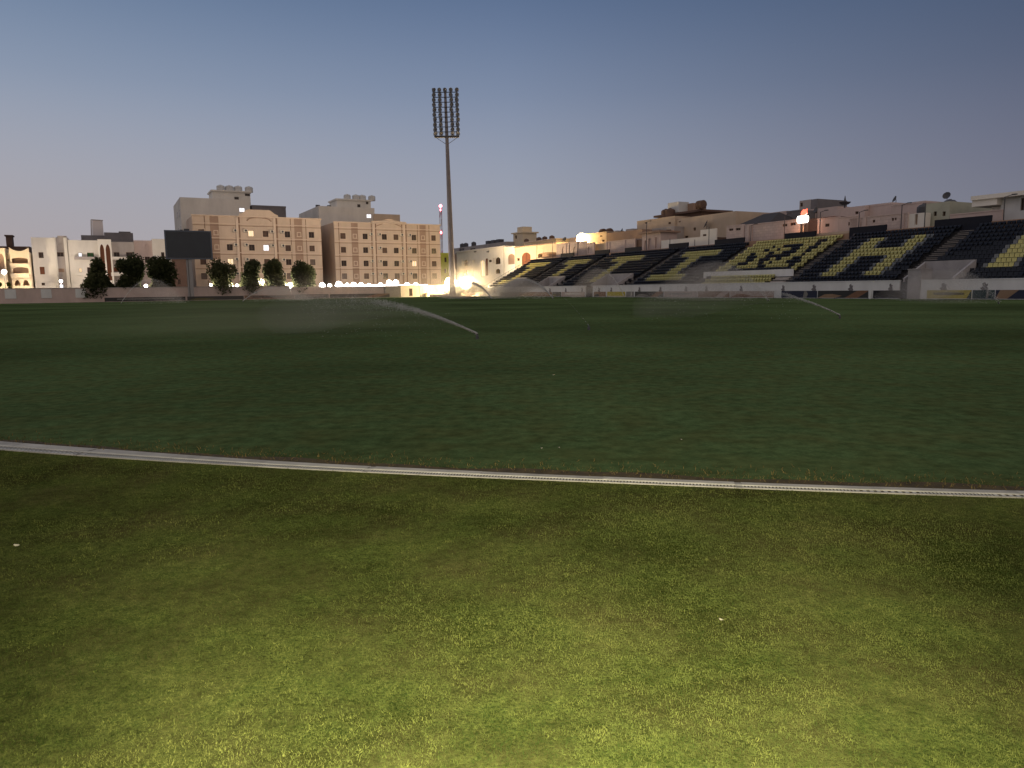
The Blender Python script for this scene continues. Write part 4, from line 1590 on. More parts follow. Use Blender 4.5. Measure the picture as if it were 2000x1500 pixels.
PW = end_plane(0.0)
W = wall_run(PW, -60, 566, 564, M['pinkplain'], 'low pinkish perimeter wall with pale panels along the far left', ref=60)
W.done()
WZ = W.z1
for a, b in ((9, 31), (80, 100.5), (147, 167.5)):
    x0, x1 = W.loc(a, 570)[0], W.loc(b, 570)[0]
    W.slab('pale_panel', x0, x1, -0.10, -0.003, 0.9, WZ - 0.1, M['whitewall'])
for px in range(-20, 560, 22):
    x = W.loc(px, 570)[0]
    W.slab('wall_pier', x - 0.15, x + 0.15, -0.06, -0.0035, 0.0, WZ - 0.02, M['pinkplain'])
W.slab('coping', W.u0 - W.uc, W.u1 - W.uc, -0.08, 0.33, WZ + 0.003, WZ + 0.12, M['grey'])
W2 = wall_run(PW, 568, 752, 560.5, M['pinkplain'], 'pinkish perimeter wall under the row of white lamps', ref=650)
W2.done()
W2.slab('coping', W2.u0 - W2.uc, W2.u1 - W2.uc, -0.06, 0.31, W2.z1 + 0.003, W2.z1 + 0.1, M['greywhite'])
for px in range(580, 750, 24):
    x = W2.loc(px, 570)[0]
    W2.slab('wall_pier', x - 0.15, x + 0.15, -0.06, -0.0035, 0.0, W2.z1 - 0.02, M['pinkplain'])
C1 = House('site_container', 'grey ribbed container hut at the far goal line', 'hut', end_plane(-1.2), 752.5, 781.5, 558, 2.6, M['concrete'])
C1.done()
for i in range(26):
    x = C1.u0 - C1.uc + (i + 0.5) * (C1.u1 - C1.u0) / 26
    C1.slab('rib', x - 0.03, x + 0.03, -0.05, -0.003, 0.1, C1.z1 - 0.1, M['concrete']) if i % 2 else None
C2 = House('site_hut', 'white hut with dark door left of the brightly lit wall', 'hut', end_plane(-0.9), 782.5, 819.5, 557.5, 2.8, M['white'])
C2.opening(799, 563.5, 805.5, 578, 'd', rec=0.1)
C2.done()
C2.slab('roof_edge', C2.u0 - C2.uc - 0.1, C2.u1 - C2.uc + 0.1, -0.12, 2.9, C2.z1 + 0.003, C2.z1 + 0.14, M['white'])
W3 = wall_run(end_plane(-0.4), 820.5, 940, 556.5, M['white'], 'white perimeter wall glaring under the two floodlamps', ref=850)
W3.done()
g = MB()
u, _ = end_plane(-0.75).uz(832, 576)
p = end_plane(-0.75).pt(u)
g.lathe([(0.25, 0), (0.3, 0.4), (0.28, 0.8), (0.1, 0.95)], seg=10)
o = g.build('barrel', M['tan_dark'])
o.location = p
tag(o, 'small brown barrel at the foot of the glaring white wall', 'barrel')
K = House('planter', 'long low brown block in front of the mast foot', 'planter', end_plane(-6.5), 843, 902, 574.5, 1.2, M['tan_dark'], px_ref=880)
K.done()
K.slab('raised_end', K.loc(872, 575)[0], K.u1 - K.uc, 0.05, 1.0, K.z1 + 0.003, K.z1 + 0.18, M['tan_dark'])
K2 = House('bench_block', 'low pale cube behind the glowing spray by the mast', 'block', end_plane(-3.0), 903, 940, 571, 1.2, M['sand'])
K2.done()

# ------------------------------------------------------------------ scoreboard
pk = end_plane(-1.6)
u0, zt = pk.uz(321.5, 451)
u1, _ = pk.uz(410.5, 451)
_, zb = pk.uz(366, 505)
um, _ = pk.uz(370, 540)
rt = empty('scoreboard', pk.pt(um), pk.rot(), 'large blank dark scoreboard on a single post', 'scoreboard')
g = MB()
g.box(u0 - um, u1 - um, -0.35, 0.35, zb, zt)
g.build('cabinet', M['darksteel'], rt)
g = MB()
g.box(u0 - um + 0.25, u1 - um - 0.25, -0.40, -0.353, zb + 0.25, zt - 0.25)
g.build('screen', mat('dead_screen', (0.02, 0.028, 0.042), rough=0.35, vary=0.25, scale=0.5, spec=0.5), rt)
g = MB()
t = 0.16
g.box(u0 - um - t, u1 - um + t, -0.42, -0.353, zt - 0.12, zt + t)
g.box(u0 - um - t, u1 - um + t, -0.42, -0.353, zb - t, zb + 0.12)
g.box(u0 - um - t, u0 - um + 0.12, -0.42, -0.353, zb + 0.123, zt - 0.123)
g.box(u1 - um - 0.12, u1 - um + t, -0.42, -0.353, zb + 0.123, zt - 0.123)
g.build('bezel', mat('blue_grey_bezel', (0.09, 0.11, 0.15), rough=0.5), rt)
g = MB()
g.tube((-0.25, 0, 0), (-0.25, 0, zb), 0.22, seg=10)
g.box(-0.03, 0.62, -0.30, 0.3, 0, zb - 0.003)
g.build('post', M['steel'], rt, smooth=False)
g = MB()
for x, w in ((0.5 * (u0 + u1) - um - 1.2, 0.25), (0.5 * (u0 + u1) - um - 0.2, 0.5)):
    g.box(x - w, x + w, -0.2, 0.2, zt + 0.163, zt + 0.163 + w * 0.7)
g.build('roof_unit', M['darksteel'], rt)

# ------------------------------------------------------------------ floodlight mast
MY = 176.0
mp = at_depth(884, 556, MY)
mtop = at_depth(874.2, 268, MY).z
zt_head = at_depth(868.5, 176, MY).z
rt = empty('floodlight_mast', (mp.x, mp.y, 0), 0.42, 'tall tapered floodlight mast with ten rows of unlit lamps', 'floodlight')
MAST_H = zt_head
# the mast stands slightly out of plumb, as in the photograph
p_top = at_depth(869.5, 180, MY)
lean_x = (p_top.x - mp.x) / p_top.z
rt.rotation_euler = (0, 0, 0.0)
g = MB()
n_ = 10
for i in range(n_):
    z0, z1 = MAST_H * i / n_, MAST_H * (i + 1) / n_
    r0, r1 = 0.78 - 0.5 * i / n_, 0.78 - 0.5 * (i + 1) / n_
    g.tube((lean_x * z0, 0, z0), (lean_x * z1, 0, z1), r0, r1, seg=14, caps=(i in (0, n_ - 1)))
g.build('pole', mat('painted_mast_steel', (0.20, 0.18, 0.19), rough=0.55, vary=0.2, scale=0.4), rt)
nrow = 10
hb = (zt_head - mtop) / (nrow - 0.45)
HWID = 47 / FOC * MY / 2 - 0.05
hx = lambda z: lean_x * z
g = MB()
for i in range(nrow):
    z = mtop + hb * i
    g.box(hx(z) - HWID, hx(z) + HWID, -0.45, -0.33, z - 0.06, z + (0.1 if i else 0.28))
for sx in (-1, 1):
    for k in range(2):
        g.tube((hx(mtop) + sx * HWID * (1.0 if k == 0 else 0.5), -0.39, mtop), (hx(zt_head) + sx * HWID * (1.0 if k == 0 else 0.5), -0.39, zt_head - 0.5), 0.05, seg=5)
    g.tube((hx(mtop) + sx * HWID * 0.95, -0.39, mtop), (hx(mtop), 0, mtop - 1.7), 0.06, seg=5)
g.build('lamp_frame', M['darksteel'], rt)
g = MB()
g.box(hx(mtop) - HWID, hx(mtop) + HWID, -0.32, 0.35, mtop - 0.1, mtop - 0.003)
for i in range(9):
    x = hx(mtop) - HWID + 2 * HWID * i / 8
    g.tube((x, 0.33, mtop), (x, 0.33, mtop + 1.0), 0.025, seg=4)
g.tube((hx(mtop) - HWID, 0.33, mtop + 1.0), (hx(mtop) + HWID, 0.33, mtop + 1.0), 0.03, seg=4)
g.build('platform', M['steel'], rt)
fl = MB()
# a round floodlight: reflector drum tilted down, rear housing and yoke
fl.lathe([(0.10, -0.36), (0.20, -0.34), (0.24, -0.10), (0.34, 0.06), (0.36, 0.14), (0.33, 0.15), (0.02, 0.12)], seg=12)
Rm = Matrix.Rotation(math.radians(118), 4, 'X')
fl.v = [tuple(Rm @ (Vector(v) * 1.25) + Vector((0, -0.12, 0.52))) for v in fl.v]
fl.box(-0.42, -0.37, -0.2, 0.0, 0.0, 0.55)
fl.box(0.37, 0.42, -0.2, 0.0, 0.0, 0.55)
fl.box(-0.42, 0.42, -0.16, -0.04, -0.003, 0.05)
proto = None
for i in range(nrow):
    z = mtop + hb * i + (0.1 if i else 0.28)
    cols_ = [-0.94, -0.47, 0.47, 0.94] + ([0.0] if i == nrow - 1 else [])
    for cx in cols_:
        if proto is None:
            proto = fl.build('floodlight', mat('floodlight_casing', (0.17, 0.17, 0.19), rough=0.5, vary=0.2), rt)
            q = proto
        else:
            q = proto.copy()
            COL.objects.link(q)
        q.location = (hx(z) + cx * HWID, -0.39, z)
        q.rotation_euler = (0, 0, random.uniform(-0.45, 0.45) + (0.5 if cx < 0 else 0.1))

# telecom mast far behind
tm = at_depth(860.5, 404, 330)
rt = empty('telecom_mast', (tm.x, tm.y, 0), 0, 'thin red and white telecom mast with red beacons', 'mast')
g = MB()
for i in range(8):
    z0, z1 = tm.z * i / 8, tm.z * (i + 1) / 8
    for sx, sy in ((-1, -1), (1, -1), (0, 1)):
        g.tube((sx * 0.5, sy * 0.4, z0), (sx * 0.5, sy * 0.4, z1 - 0.003), 0.12, seg=5, m=i % 2)
    g.tube((-0.5, -0.4, z0), (0.5, -0.4, z1), 0.08, seg=4, m=i % 2)
    g.tube((0.5, -0.4, z0), (0, 0.4, z1), 0.08, seg=4, m=i % 2)
g.build('lattice', [mat('mast_white', (0.5, 0.45, 0.47)), mat('mast_red', (0.4, 0.12, 0.12))], rt)
for dz, r in ((0.3, 0.75), (-1.3, 0.5), (-11.0, 0.6)):
    g = MB()
    g.lathe([(r * 0.4, -r), (r * 0.85, -r * 0.5), (r, 0), (r * 0.85, r * 0.5), (r * 0.4, r)], seg=10)
    o = g.build('beacon', M['beacon'], rt)
    o.location = (0, 0, tm.z + dz)


# ------------------------------------------------------------------ trees
def make_tree(base, h, w, trunk_h, label, seed, group=None, tone=0.5, lobes=9, leaf=0.17, n=3600, name='street_tree', matl='leaf'):
    r = np.random.default_rng(seed)
    rt = empty(name, base, r.random() * 6, label, 'tree', group)
    g = MB()
    g.tube((0, 0, 0), (0.1, 0.05, trunk_h), 0.22, 0.15, seg=8)
    cents = []
    for i in range(lobes):
        a = 2 * PI * i / lobes + r.normal(0, 0.4)
        rad = w * 0.5 * (0.25 + 0.45 * r.random())
        z = trunk_h * 0.75 + (h - trunk_h) * (0.1 + 0.78 * r.random())
        cents.append((rad * math.cos(a), rad * math.sin(a), z, w * (0.23 + 0.14 * r.random())))
    cents.append((0, 0, h * 0.8, w * 0.25))
    cents.append((0, 0, h * 0.5, w * 0.36))
    for c in cents:
        g.tube((0.1, 0.05, trunk_h * 0.9), (c[0] * 0.9, c[1] * 0.9, c[2]), 0.08, 0.025, seg=5)
    g.build('trunk', M['bark'], rt)
    per = n // len(cents)
    P = []
    T = []
    for c in cents:
        v = r.normal(0, 1, (per, 3))
        v /= np.linalg.norm(v, axis=1)[:, None]
        rad = c[3] * (r.random(per) ** 0.4) * (1 + 0.25 * r.random(per))
        q = np.array(c[:3]) + v * rad[:, None] * np.array([1, 1, 1.15])
        P.append(q)
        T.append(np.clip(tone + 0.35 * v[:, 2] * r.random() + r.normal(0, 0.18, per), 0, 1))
    P = np.concatenate(P)
    T = np.concatenate(T)
    keep = P[:, 2] > trunk_h * 0.55
    P, T = P[keep], T[keep]
    m_ = len(P)
    a = r.normal(0, 1, (m_, 3))
    a /= np.linalg.norm(a, axis=1)[:, None]
    b = np.cross(a, r.normal(0, 1, (m_, 3)))
    b /= np.linalg.norm(b, axis=1)[:, None]
    s = leaf * (0.6 + 0.8 * r.random(m_))[:, None]
    v = np.concatenate([P - a * s, P + b * s * 0.55, P + a * s, P - b * s * 0.55])
    i = np.arange(m_)
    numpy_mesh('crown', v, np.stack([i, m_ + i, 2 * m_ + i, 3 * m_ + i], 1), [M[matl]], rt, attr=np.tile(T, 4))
    return rt


PT = end_plane(1.6)
tg = 'trees along the far perimeter wall'
for i, (x0, x1, yt, lab, tone) in enumerate([
    (156, 220, 501, 'broad dark green tree in front of the white pointed-arch portal', 0.45),
    (225, 281, 500, 'dark rounded tree second from the left', 0.3),
    (283, 340, 503, 'dark brownish tree just left of the scoreboard post', 0.3),
    (403, 456, 514, 'small open olive tree with a bushy side shoot, right of the scoreboard', 0.75),
    (465, 511, 508, 'upright green tree right of the small open olive tree', 0.6),
    (516, 557, 505, 'narrow tall greyish tree, second from the right', 0.6),
    (566, 614, 512, 'greyish tree half veiled by mist, rightmost of the row', 0.5)]):
    u0, z = PT.uz(x0, yt)
    u1, _ = PT.uz(x1, yt)
    w = abs(u1 - u0)
    make_tree(PT.pt((u0 + u1) / 2) + PT.b * random.uniform(-0.5, 0.8), z, w * (0.88 if i < 3 else 1.0), 1.3 if i < 3 else 1.6, lab, 40 + i, tg, tone, lobes=10 if i != 3 else 6, leaf=0.26, n=8000 if i != 3 else 4000)
# lit shrubs before the villa
for i, (x0, x1, yt, lab) in enumerate([(-8, 4, 548, 'lit green shrub at the left edge before the villa'), (8, 24, 546, 'lit leafy shrub before the villa balcony')]):
    pl = end_plane(5.0)
    u0, z = pl.uz(x0, yt)
    u1, _ = pl.uz(x1, yt)
    make_tree(pl.pt((u0 + u1) / 2), z, abs(u1 - u0), 0.9, lab, 70 + i, None, 0.8, 6, 0.16, 900, 'shrub', 'palm')

# ================================================================== houses behind the grandstand
a4 = lambda x, y: (840 + x / 7.143, 400 + y / 7.143)
a5 = lambda x, y: (1080 + x / 6.667, 380 + y / 6.667)
a6 = lambda x, y: (1360 + x / 6.25, 370 + y / 6.25)
a7 = lambda x, y: (1660 + x / 5.882, 370 + y / 5.882)


def house(name, label, n, z, x0, x1, yt, depth, m, wins=(), par=0.0, cat='house', ref=None, parm=None):
    p0, p1 = z(x0, yt), z(x1, yt)
    H = House(name, label, cat, side_plane(n), p0[0], p1[0], p0[1], depth, m, px_ref=z(ref, yt)[0] if ref is not None else None)
    for wdef in wins:
        a, b, c, d, kd = wdef[:5]
        ar = wdef[5] if len(wdef) > 5 else 0
        H.opening(*z(a, b), *z(c, d), kd, ar, pointed=False, rec=wdef[6] if len(wdef) > 6 else 0.25)
    H.done()
    if par:
        H.parapet(par, 0.2, parm)
    return H


# white villa beyond the far end of the stand
V5 = House('villa', 'white villa with arched windows beyond the far end of the grandstand', 'house', side_plane(16), a4(370, 0)[0], a4(1040, 0)[0], a4(0, 628)[1], 14, M['white'])
for d_ in ((470, 770, 527, 856, 'd', .4), (908, 735, 980, 828, 'd', .4), (472, 915, 522, 985, 'd', .4), (912, 895, 976, 960, 'd', .4),
           (445, 770, 456, 850, 'd'), (543, 770, 554, 850, 'd'), (880, 740, 891, 815, 'd'), (998, 735, 1010, 815, 'd'),
           (590, 770, 640, 1000, 'o', 0, .5), (690, 775, 760, 1000, 'w', .2, .5), (765, 750, 806, 985, 'b', 0, .35), (815, 770, 858, 800, 'd')):
    V5.opening(*a4(d_[0], d_[1]), *a4(d_[2], d_[3]), d_[4], d_[5] if len(d_) > 5 else 0, False, d_[6] if len(d_) > 6 else 0.25)
V5.done()
V5.slab('cornice', V5.u0 - V5.uc - 0.3, V5.u1 - V5.uc + 0.3, -0.35, 14.2, V5.z1 + 0.003, V5.z1 + 0.3, M['white'])
for px in (410, 635, 812):
    x, zz = V5.loc(*a4(px, 655))
    V5.slab('spout', x - 0.5, x + 0.5, -0.3, -0.003, zz - 0.15, zz + 0.15, M['darkgrey'])
V5.slab('pilaster_or_shade_strip', V5.loc(*a4(1010, 700))[0], V5.loc(*a4(1035, 700))[0], -0.3, -0.003, 0, V5.z1 - 0.02, M['white'])
house('house', 'shadowed brown flank between the mast and the white villa', 18.5, a4, 336, 368, 690, 6, M['tan_dark'])  # villa's shaded side; the shade is put into its brown colour
H = house('villa', 'white villa corner with one framed arched window beside the yellow-lit house', 15.6, a4, 1042, 1184, 600, 12, M['white'], [(1085, 690, 1180, 830, 's', .3, .12)], 0.3)
H = house('house', 'grey house behind the white villa roof with dark roof clutter', 34, a4, 330, 1060, 560, 12, M['grey'], [(405, 612, 480, 650, 'd'), (556, 612, 632, 640, 'd')], ref=700)
zz = H.z1
tanks(side_plane(36), [a4(450, 0)[0], a4(500, 0)[0], a4(610, 0)[0]], 478, 0.9, 1.6, '{} dark tank on the grey roof behind the white villa', 'dark tanks behind the white villa', y=0, zref=zz + 0.004, matl=M['darksteel'])
tanks(side_plane(36), [a4(825, 0)[0], a4(900, 0)[0], a4(975, 0)[0]], 478, 1.1, 1.2, '{} dark cooler on the grey roof right of its tanks', 'dark coolers behind the white villa', y=0, zref=zz + 0.004, kind='box', matl=M['darksteel'], cat='cooler')
H = house('roof_tower', 'small cream tower with stepped cap above the yellow-lit house', 37, a4, 1160, 1290, 400, 5, M['cream'], [(1185, 430, 1210, 475, 'd')], cat='tower')
H.slab('cap', -(H.u1 - H.u0) / 2 - 0.5, (H.u1 - H.u0) / 2 + 0.5, -0.5, 5.5, H.z1 + 0.003, H.z1 + 0.35, M['cream'])
H.slab('cap', -(H.u1 - H.u0) * 0.3, (H.u1 - H.u0) * 0.3, 0.8, 4, H.z1 + 0.353, H.z1 + 2.0, M['cream'])
YH = house('villa', 'cream villa glowing yellow under lamps behind the far seats', 15.8, a4, 1186, 1765, 600, 12, M['cream'],
           [(1280, 670, 1400, 840, 'b', .35, .15), (1505, 675, 1760, 735, 's', 0.25, .9), (1215, 745, 1250, 780, 'd')], ref=1200)
YH.slab('cornice', YH.u0 - YH.uc - 0.2, YH.u1 - YH.uc + 0.2, -0.3, 12.1, YH.z1 + 0.003, YH.z1 + 0.2, M['tan_dark'])
H = house('villa', 'upper storey set back above the yellow-lit villa', 21, a4, 1310, 1760, 535, 7, M['cream'], ref=1320)
H.slab('cornice', H.u0 - H.uc - 0.2, H.u1 - H.uc + 0.2, -0.3, 7.1, H.z1 + 0.003, H.z1 + 0.25, M['tan'])
tanks(side_plane(25), [a4(1345, 0)[0], a4(1520, 0)[0], a4(1600, 0)[0], a4(1700, 0)[0]], 473, 0.7, 1.3, '{} dark tank on the yellow-lit villa roof', 'tanks on the yellow-lit villa', y=0, zref=H.z1 + 0.26, matl=M['brown'])

# perimeter wall lengths behind the seats
NW = 15.2


def bwall(label, z, x0, x1, yt, wins=(), m='pinkwall', n=NW, name='boundary_wall', ref=None, cap=True, piers=None):
    H = House(name, label, 'wall', side_plane(n), z(x0, yt)[0], z(x1, yt)[0], z(x0, yt)[1], 0.3, M[m], px_ref=z(x0 if ref is None else ref, yt)[0])
    for wdef in wins:
        H.opening(*z(wdef[0], wdef[1]), *z(wdef[2], wdef[3]), wdef[4], wdef[5] if len(wdef) > 5 else 0, False, rec=0.15)
    H.done()
    if cap:
        H.slab('coping', H.u0 - H.uc, H.u1 - H.uc, -0.07, 0.36, H.z1 + 0.003, H.z1 + 0.13, M['pinkplain'])
    for px in piers or ():
        x = H.loc(*z(px, yt))[0]
        H.slab('wall_pier', x - 0.22, x + 0.22, -0.12, -0.003, 0, H.z1 - 0.02, M['pinkplain'])
    return H


bwall('pink block wall with arched niches, farthest behind the seats', a5, 45, 432, 650, [(118, 680, 162, 790, 'o', .4), (265, 680, 312, 790, 'o', .4)], piers=(170, 210, 325))
bwall('pink block wall left of the tan shed below the bright wall lamp', a5, 436, 535, 640, [(455, 680, 478, 760, 'o', .4)])
house('shed', 'open-fronted tan shed behind the seats below the bright lamp', 16.4, a5, 535, 690, 640, 4, M['sand'])
bwall('pink block wall with piers behind the second T', a5, 690, 1072, 622, piers=(700, 735, 935, 1068))
bwall('brownish wall end beside the pergola', a5, 1072, 1160, 590, m='tan_dark', n=16)
# pergola gatehouse
G = house('gatehouse', 'small gatehouse with columns and pale doorways behind the seats', 15.6, a5, 1160, 1400, 515, 4, M['pinkplain'],
          [(1190, 600, 1225, 720, 'o', .3), (1240, 575, 1285, 720, 'o', 0), (1330, 560, 1360, 700, 'o', 0)], ref=1180)
G.slab('flat_roof', G.u0 - G.uc - 0.5, G.u1 - G.uc + 0.5, -0.7, 4.4, G.z1 + 0.003, G.z1 + 0.35, M['tan_dark'])
house('house', 'shadowed grey-brown upper room with clutter behind the gatehouse', 22, a5, 1290, 1580, 450, 8, M['grey'], [(1470, 460, 1540, 500, 'd')], 0.3)
bwall('low white wall with dark flat canopy behind the fourth letter', a5, 1410, 2000, 600, m='white', n=15.4, cap=False)
H = house('canopy', 'dark flat canopy roof above the low white wall', 16.3, a5, 1540, 1990, 572, 5, M['brown'], cat='canopy')
H = bwall('white square wall block with slot, right of the dark canopy', a6, 50, 240, 495, [(78, 548, 122, 570, 'd')], m='white', n=15.3, cap=False)
# lamp house and its neighbour
LH = house('house', 'flat-roofed house lit yellow by a bright wall lamp', 20, a5, 320, 700, 540, 9, M['sand'], [(612, 535, 642, 550, 'd'), (640, 590, 672, 612, 'd')], ref=330)
LH.slab('cornice', LH.u0 - LH.uc - 0.15, LH.u1 - LH.uc + 0.15, -0.2, 9, LH.z1 + 0.003, LH.z1 + 0.2, M['sand'])
H = house('house', 'plain brown flat-roofed house right of the lamp-lit one', 19.5, a5, 703, 1160, 505, 10, M['tan_dark'], ref=710)
tanks(side_plane(23), [a5(650, 0)[0], a5(735, 0)[0]], 454, 0.9, 1.2, '{} dark rounded tank above the lamp-lit house', 'tanks above the lamp-lit house', y=0, zref=H.z1 - 0.3, kind='h', matl=M['brown'])
tanks(side_plane(28), [a5(840, 0)[0], a5(1040, 0)[0]], 454, 1.2, 1.6, '{} grey cooler on the brown flat roof', 'coolers on the brown roof', y=0, zref=H.z1 + 0.004 - 0.3, kind='box', matl=M['grey'], cat='cooler')
H = house('house', 'pink gatepost house under the bright wall lamp', 24, a5, 215, 320, 560, 6, M['pinkplain'])
# big tan house
TH = house('house', 'large tan house with rooftop room behind the fourth letter', 24, a5, 1095, 1585, 345, 12, M['sand'], [(1505, 315 + 45, 1535, 385, 'd'), (1195, 362, 1225, 378, 'd')], ref=1100)
TH2 = house('house', 'tan right-hand flank of the large house with small dark openings', 24.5, a5, 1588, 2380, 318, 12, M['sand'],
            [(1640, 345, 1660, 362, 'd'), (1715, 540, 1760, 565, 'd'), (1830, 430, 1860, 470, 'd')], ref=1600)
RR = house('roof_room', 'dark red-brown rooftop room on the large tan house', 28, a5, 1380, 1930, 262, 7, M['brown'], ref=1650)
RR.slab('roof_slab', RR.u0 - RR.uc - 0.8, RR.u1 - RR.uc + 0.9, -0.8, 7.5, RR.z1 + 0.003, RR.z1 + 0.4, M['brown'])
RT = house('roof_tower', 'square brown stair tower topping the large tan house', 30, a5, 1700, 1825, 118, 3.5, M['tan_dark'], [(1725, 140, 1745, 165, 'd')], cat='tower')
tanks(side_plane(29), [a5(1630, 0)[0]], 418, 1.6, 2.2, 'pale box cooler on the rooftop room of the large tan house', None, y=0, zref=RR.z1 + 0.41, kind='box', cat='cooler')
tanks(side_plane(27), [a5(1470, 0)[0], a5(1525, 0)[0]], 418, 1.0, 1.8, '{} dark tank beside the rooftop room of the large tan house', 'dark tanks on the large tan house', y=0, zref=TH.z1 + 0.2, matl=M['brown'])
tanks(side_plane(27), [a5(1905, 0)[0], a5(1945, 0)[0]], 418, 0.8, 1.0, '{} small dark tank right of the stair tower', 'small tanks right of the stair tower', y=0, zref=RR.z1 + 0.41, kind='h', matl=M['brown'])
# next stretch
bwall('pink wall with two slot openings left of the long plain pink wall', a6, 370, 575, 455, [(400, 480, 452, 505, 'd'), (483, 472, 540, 500, 'd')], piers=(575,))
bwall('long pink block wall with two dark slots above the crest', a6, 592, 1252, 442, [(1052, 425, 1110, 452, 'd'), (1148, 408, 1212, 440, 'd')], piers=(640, 675))
H = house('house', 'pale house behind the long pink wall with dark hipped roof', 22, a6, 560, 860, 440, 8, M['grey'])
g = MB()
hw, d = (H.u1 - H.u0) / 2 + 1.2, H.depth
z0_, z1_ = H.z1 + 0.003, H.z1 + 2.2
ka = H.k
A = [(-hw, -1 * ka, z0_), (hw, -1 * ka, z0_), (hw, (d + 1) * ka, z0_), (-hw, (d + 1) * ka, z0_)]
B = [(-hw * 0.45, d / 2 * ka, z1_), (hw * 0.45, d / 2 * ka, z1_)]
g.poly([A[0], A[1], B[1], B[0]])
g.poly([A[2], A[3], B[0], B[1]])
g.poly([A[1], A[2], B[1]])
g.poly([A[3], A[0], B[0]])
g.poly([A[3], A[2], A[1], A[0]])
g.build('hipped_roof', mat('dark_tiles', (0.06, 0.055, 0.06), vary=0.3, scale=3), H.root)
house('house', 'pinkish house right of the dark hipped roof', 30, a6, 800, 1105, 300, 9, M['pinkplain'], [(1015, 310, 1080, 335, 'd')], 0.3)
house('house', 'dark house left of the lit red and white sign', 28, a6, 1105, 1252, 275, 9, M['darkgrey'], (), 0.25)
house('house', 'brown house recessed behind the lit sign', 19, a6, 1255, 1480, 380, 6, M['tan_dark'], [(1300, 440, 1345, 600, 's', 0, .2)])
house('house', 'small boxy pale house high behind the lit sign', 40, a6, 1262, 1398, 130, 8, M['grey'], [(1270, 165, 1300, 210, 'd')])
house('house', 'narrow dark grey block joined to the small boxy house', 39, a6, 1400, 1482, 118, 8, M['darkgrey'])
H = house('house', 'pale flat-roofed house right of the lit sign', 32, a6, 1380, 1722, 225, 10, M['pinkplain'], [(1450, 265, 1478, 290, 'd')])
H = house('canopy', 'dark curved canopy roof right of the lit sign', 17.5, a6, 1370, 1700, 345, 5, M['brown'], cat='canopy', ref=1500)
bwall('pink wall with small window right of the lit sign', a6, 1482, 1742, 368, [(1575, 420, 1625, 455, 'd')], m='pinkplain')
house('house', 'brownish pink house with dark window under the slender spire', 26, a6, 1722, 2060, 215, 9, M['pinkplain'], [(1940, 270, 1980, 300, 'd')])
bwall('pink wall panel with tiny window below the slender spire', a6, 1745, 1978, 352, [(1855, 400, 1885, 440, 'd')], m='pinkplain')
# slender spire
sp_pl = side_plane(30)
u, z0_ = sp_pl.uz(*a6(1812, 190))
u2, z1_ = sp_pl.uz(*a6(1818, 75))
rt = empty('roof_spire', sp_pl.pt(u, z0_ - 0.8), sp_pl.rot(), 'slender dark conical spire on a roof', 'spire')
g = MB()
g.lathe([(0.12, 0), (0.14, 1.2), (0.95, 1.25), (0.6, (z1_ - z0_) * 0.6), (0.2, (z1_ - z0_) * 0.9), (0.03, z1_ - z0_ + 0.8)], seg=10)
g.build('cone', M['darksteel'], rt)
# right-hand walls and houses
bwall('long pink wall with small square openings behind the H', a7, 0, 662, 338, [(262, 350, 290, 380, 'd'), (482, 328, 505, 360, 'd'), (515, 325, 535, 355, 'd')], piers=(110, 175, 610), ref=30)
house('house', 'pinkish house row with cluttered roof behind the long pink wall', 27, a7, 0, 480, 215, 9, M['pinkplain'], [(60, 255, 95, 280, 'd')], 0.3, ref=100)
house('house', 'brownish flat house behind the white gateway', 26, a7, 480, 862, 172, 9, M['pinkplain'], (), 0.25)
H = house('gateway', 'white gateway with tall narrow slot right of the long pink wall', 15.4, a7, 668, 862, 275, 1.2, M['white'], [(748, 285, 780, 405, 's', 0, .3)], cat='gate')
H = house('house', 'pale green house with two small windows near the right edge', 17, a7, 870, 1152, 150, 9, M['palegreen'], [(962, 255, 998, 305, 'd'), (1065, 255, 1100, 305, 'd')])
zz = H.z1
tanks(side_plane(20), [a7(858, 0)[0]], 390, 0.9, 1.9, 'dark water tank at the left corner of the pale green house', None, y=0, zref=zz - 1.6, kind='v', matl=M['darksteel'])
tanks(side_plane(20), [a7(1150, 0)[0]], 390, 0.8, 1.3, 'dark water tank at the right corner of the pale green house', None, y=0, zref=zz - 0.8, kind='v', matl=M['darksteel'])
house('house', 'dark brown house between the pale green house and the white modern house', 26, a7, 1155, 1475, 178, 9, M['tan_dark'])
bwall('smooth pale wall left of the white modern house', a7, 1152, 1745, 298, m='pinkplain', n=15.6)
WM = house('modern_house', 'white modern house with projecting slab at the right edge', 17.5, a7, 1740, 2240, 102, 12, M['whitewall'], [(1965, 100, 2010, 240, 'd')], ref=1760)
x0, zt = WM.loc(*a7(1462, 100))
x1, zb = WM.loc(*a7(1742, 190))
WM.slab('cantilever_slab', x0, x1 - 0.003, -1.0, 6, WM.loc(*a7(1600, 192))[1], WM.loc(*a7(1470, 98))[1], M['white'])
WM.slab('roof_slab', x0, WM.u1 - WM.uc, -1.3, 8, WM.z1 + 0.01, WM.z1 + 0.5, M['white'])
x0, zt = WM.loc(*a7(1595, 205))
WM.slab('porch_wall', x0, x1 - 0.003, 0.6, 4, 0, WM.loc(*a7(1650, 195))[1] - 0.02, M['white'])
# orange-lit low wall under the sign
OW = bwall('low tan wall lit orange below the sign', a6, 1395, 1860, 545, m='sand', n=13.6, cap=False, ref=1400)


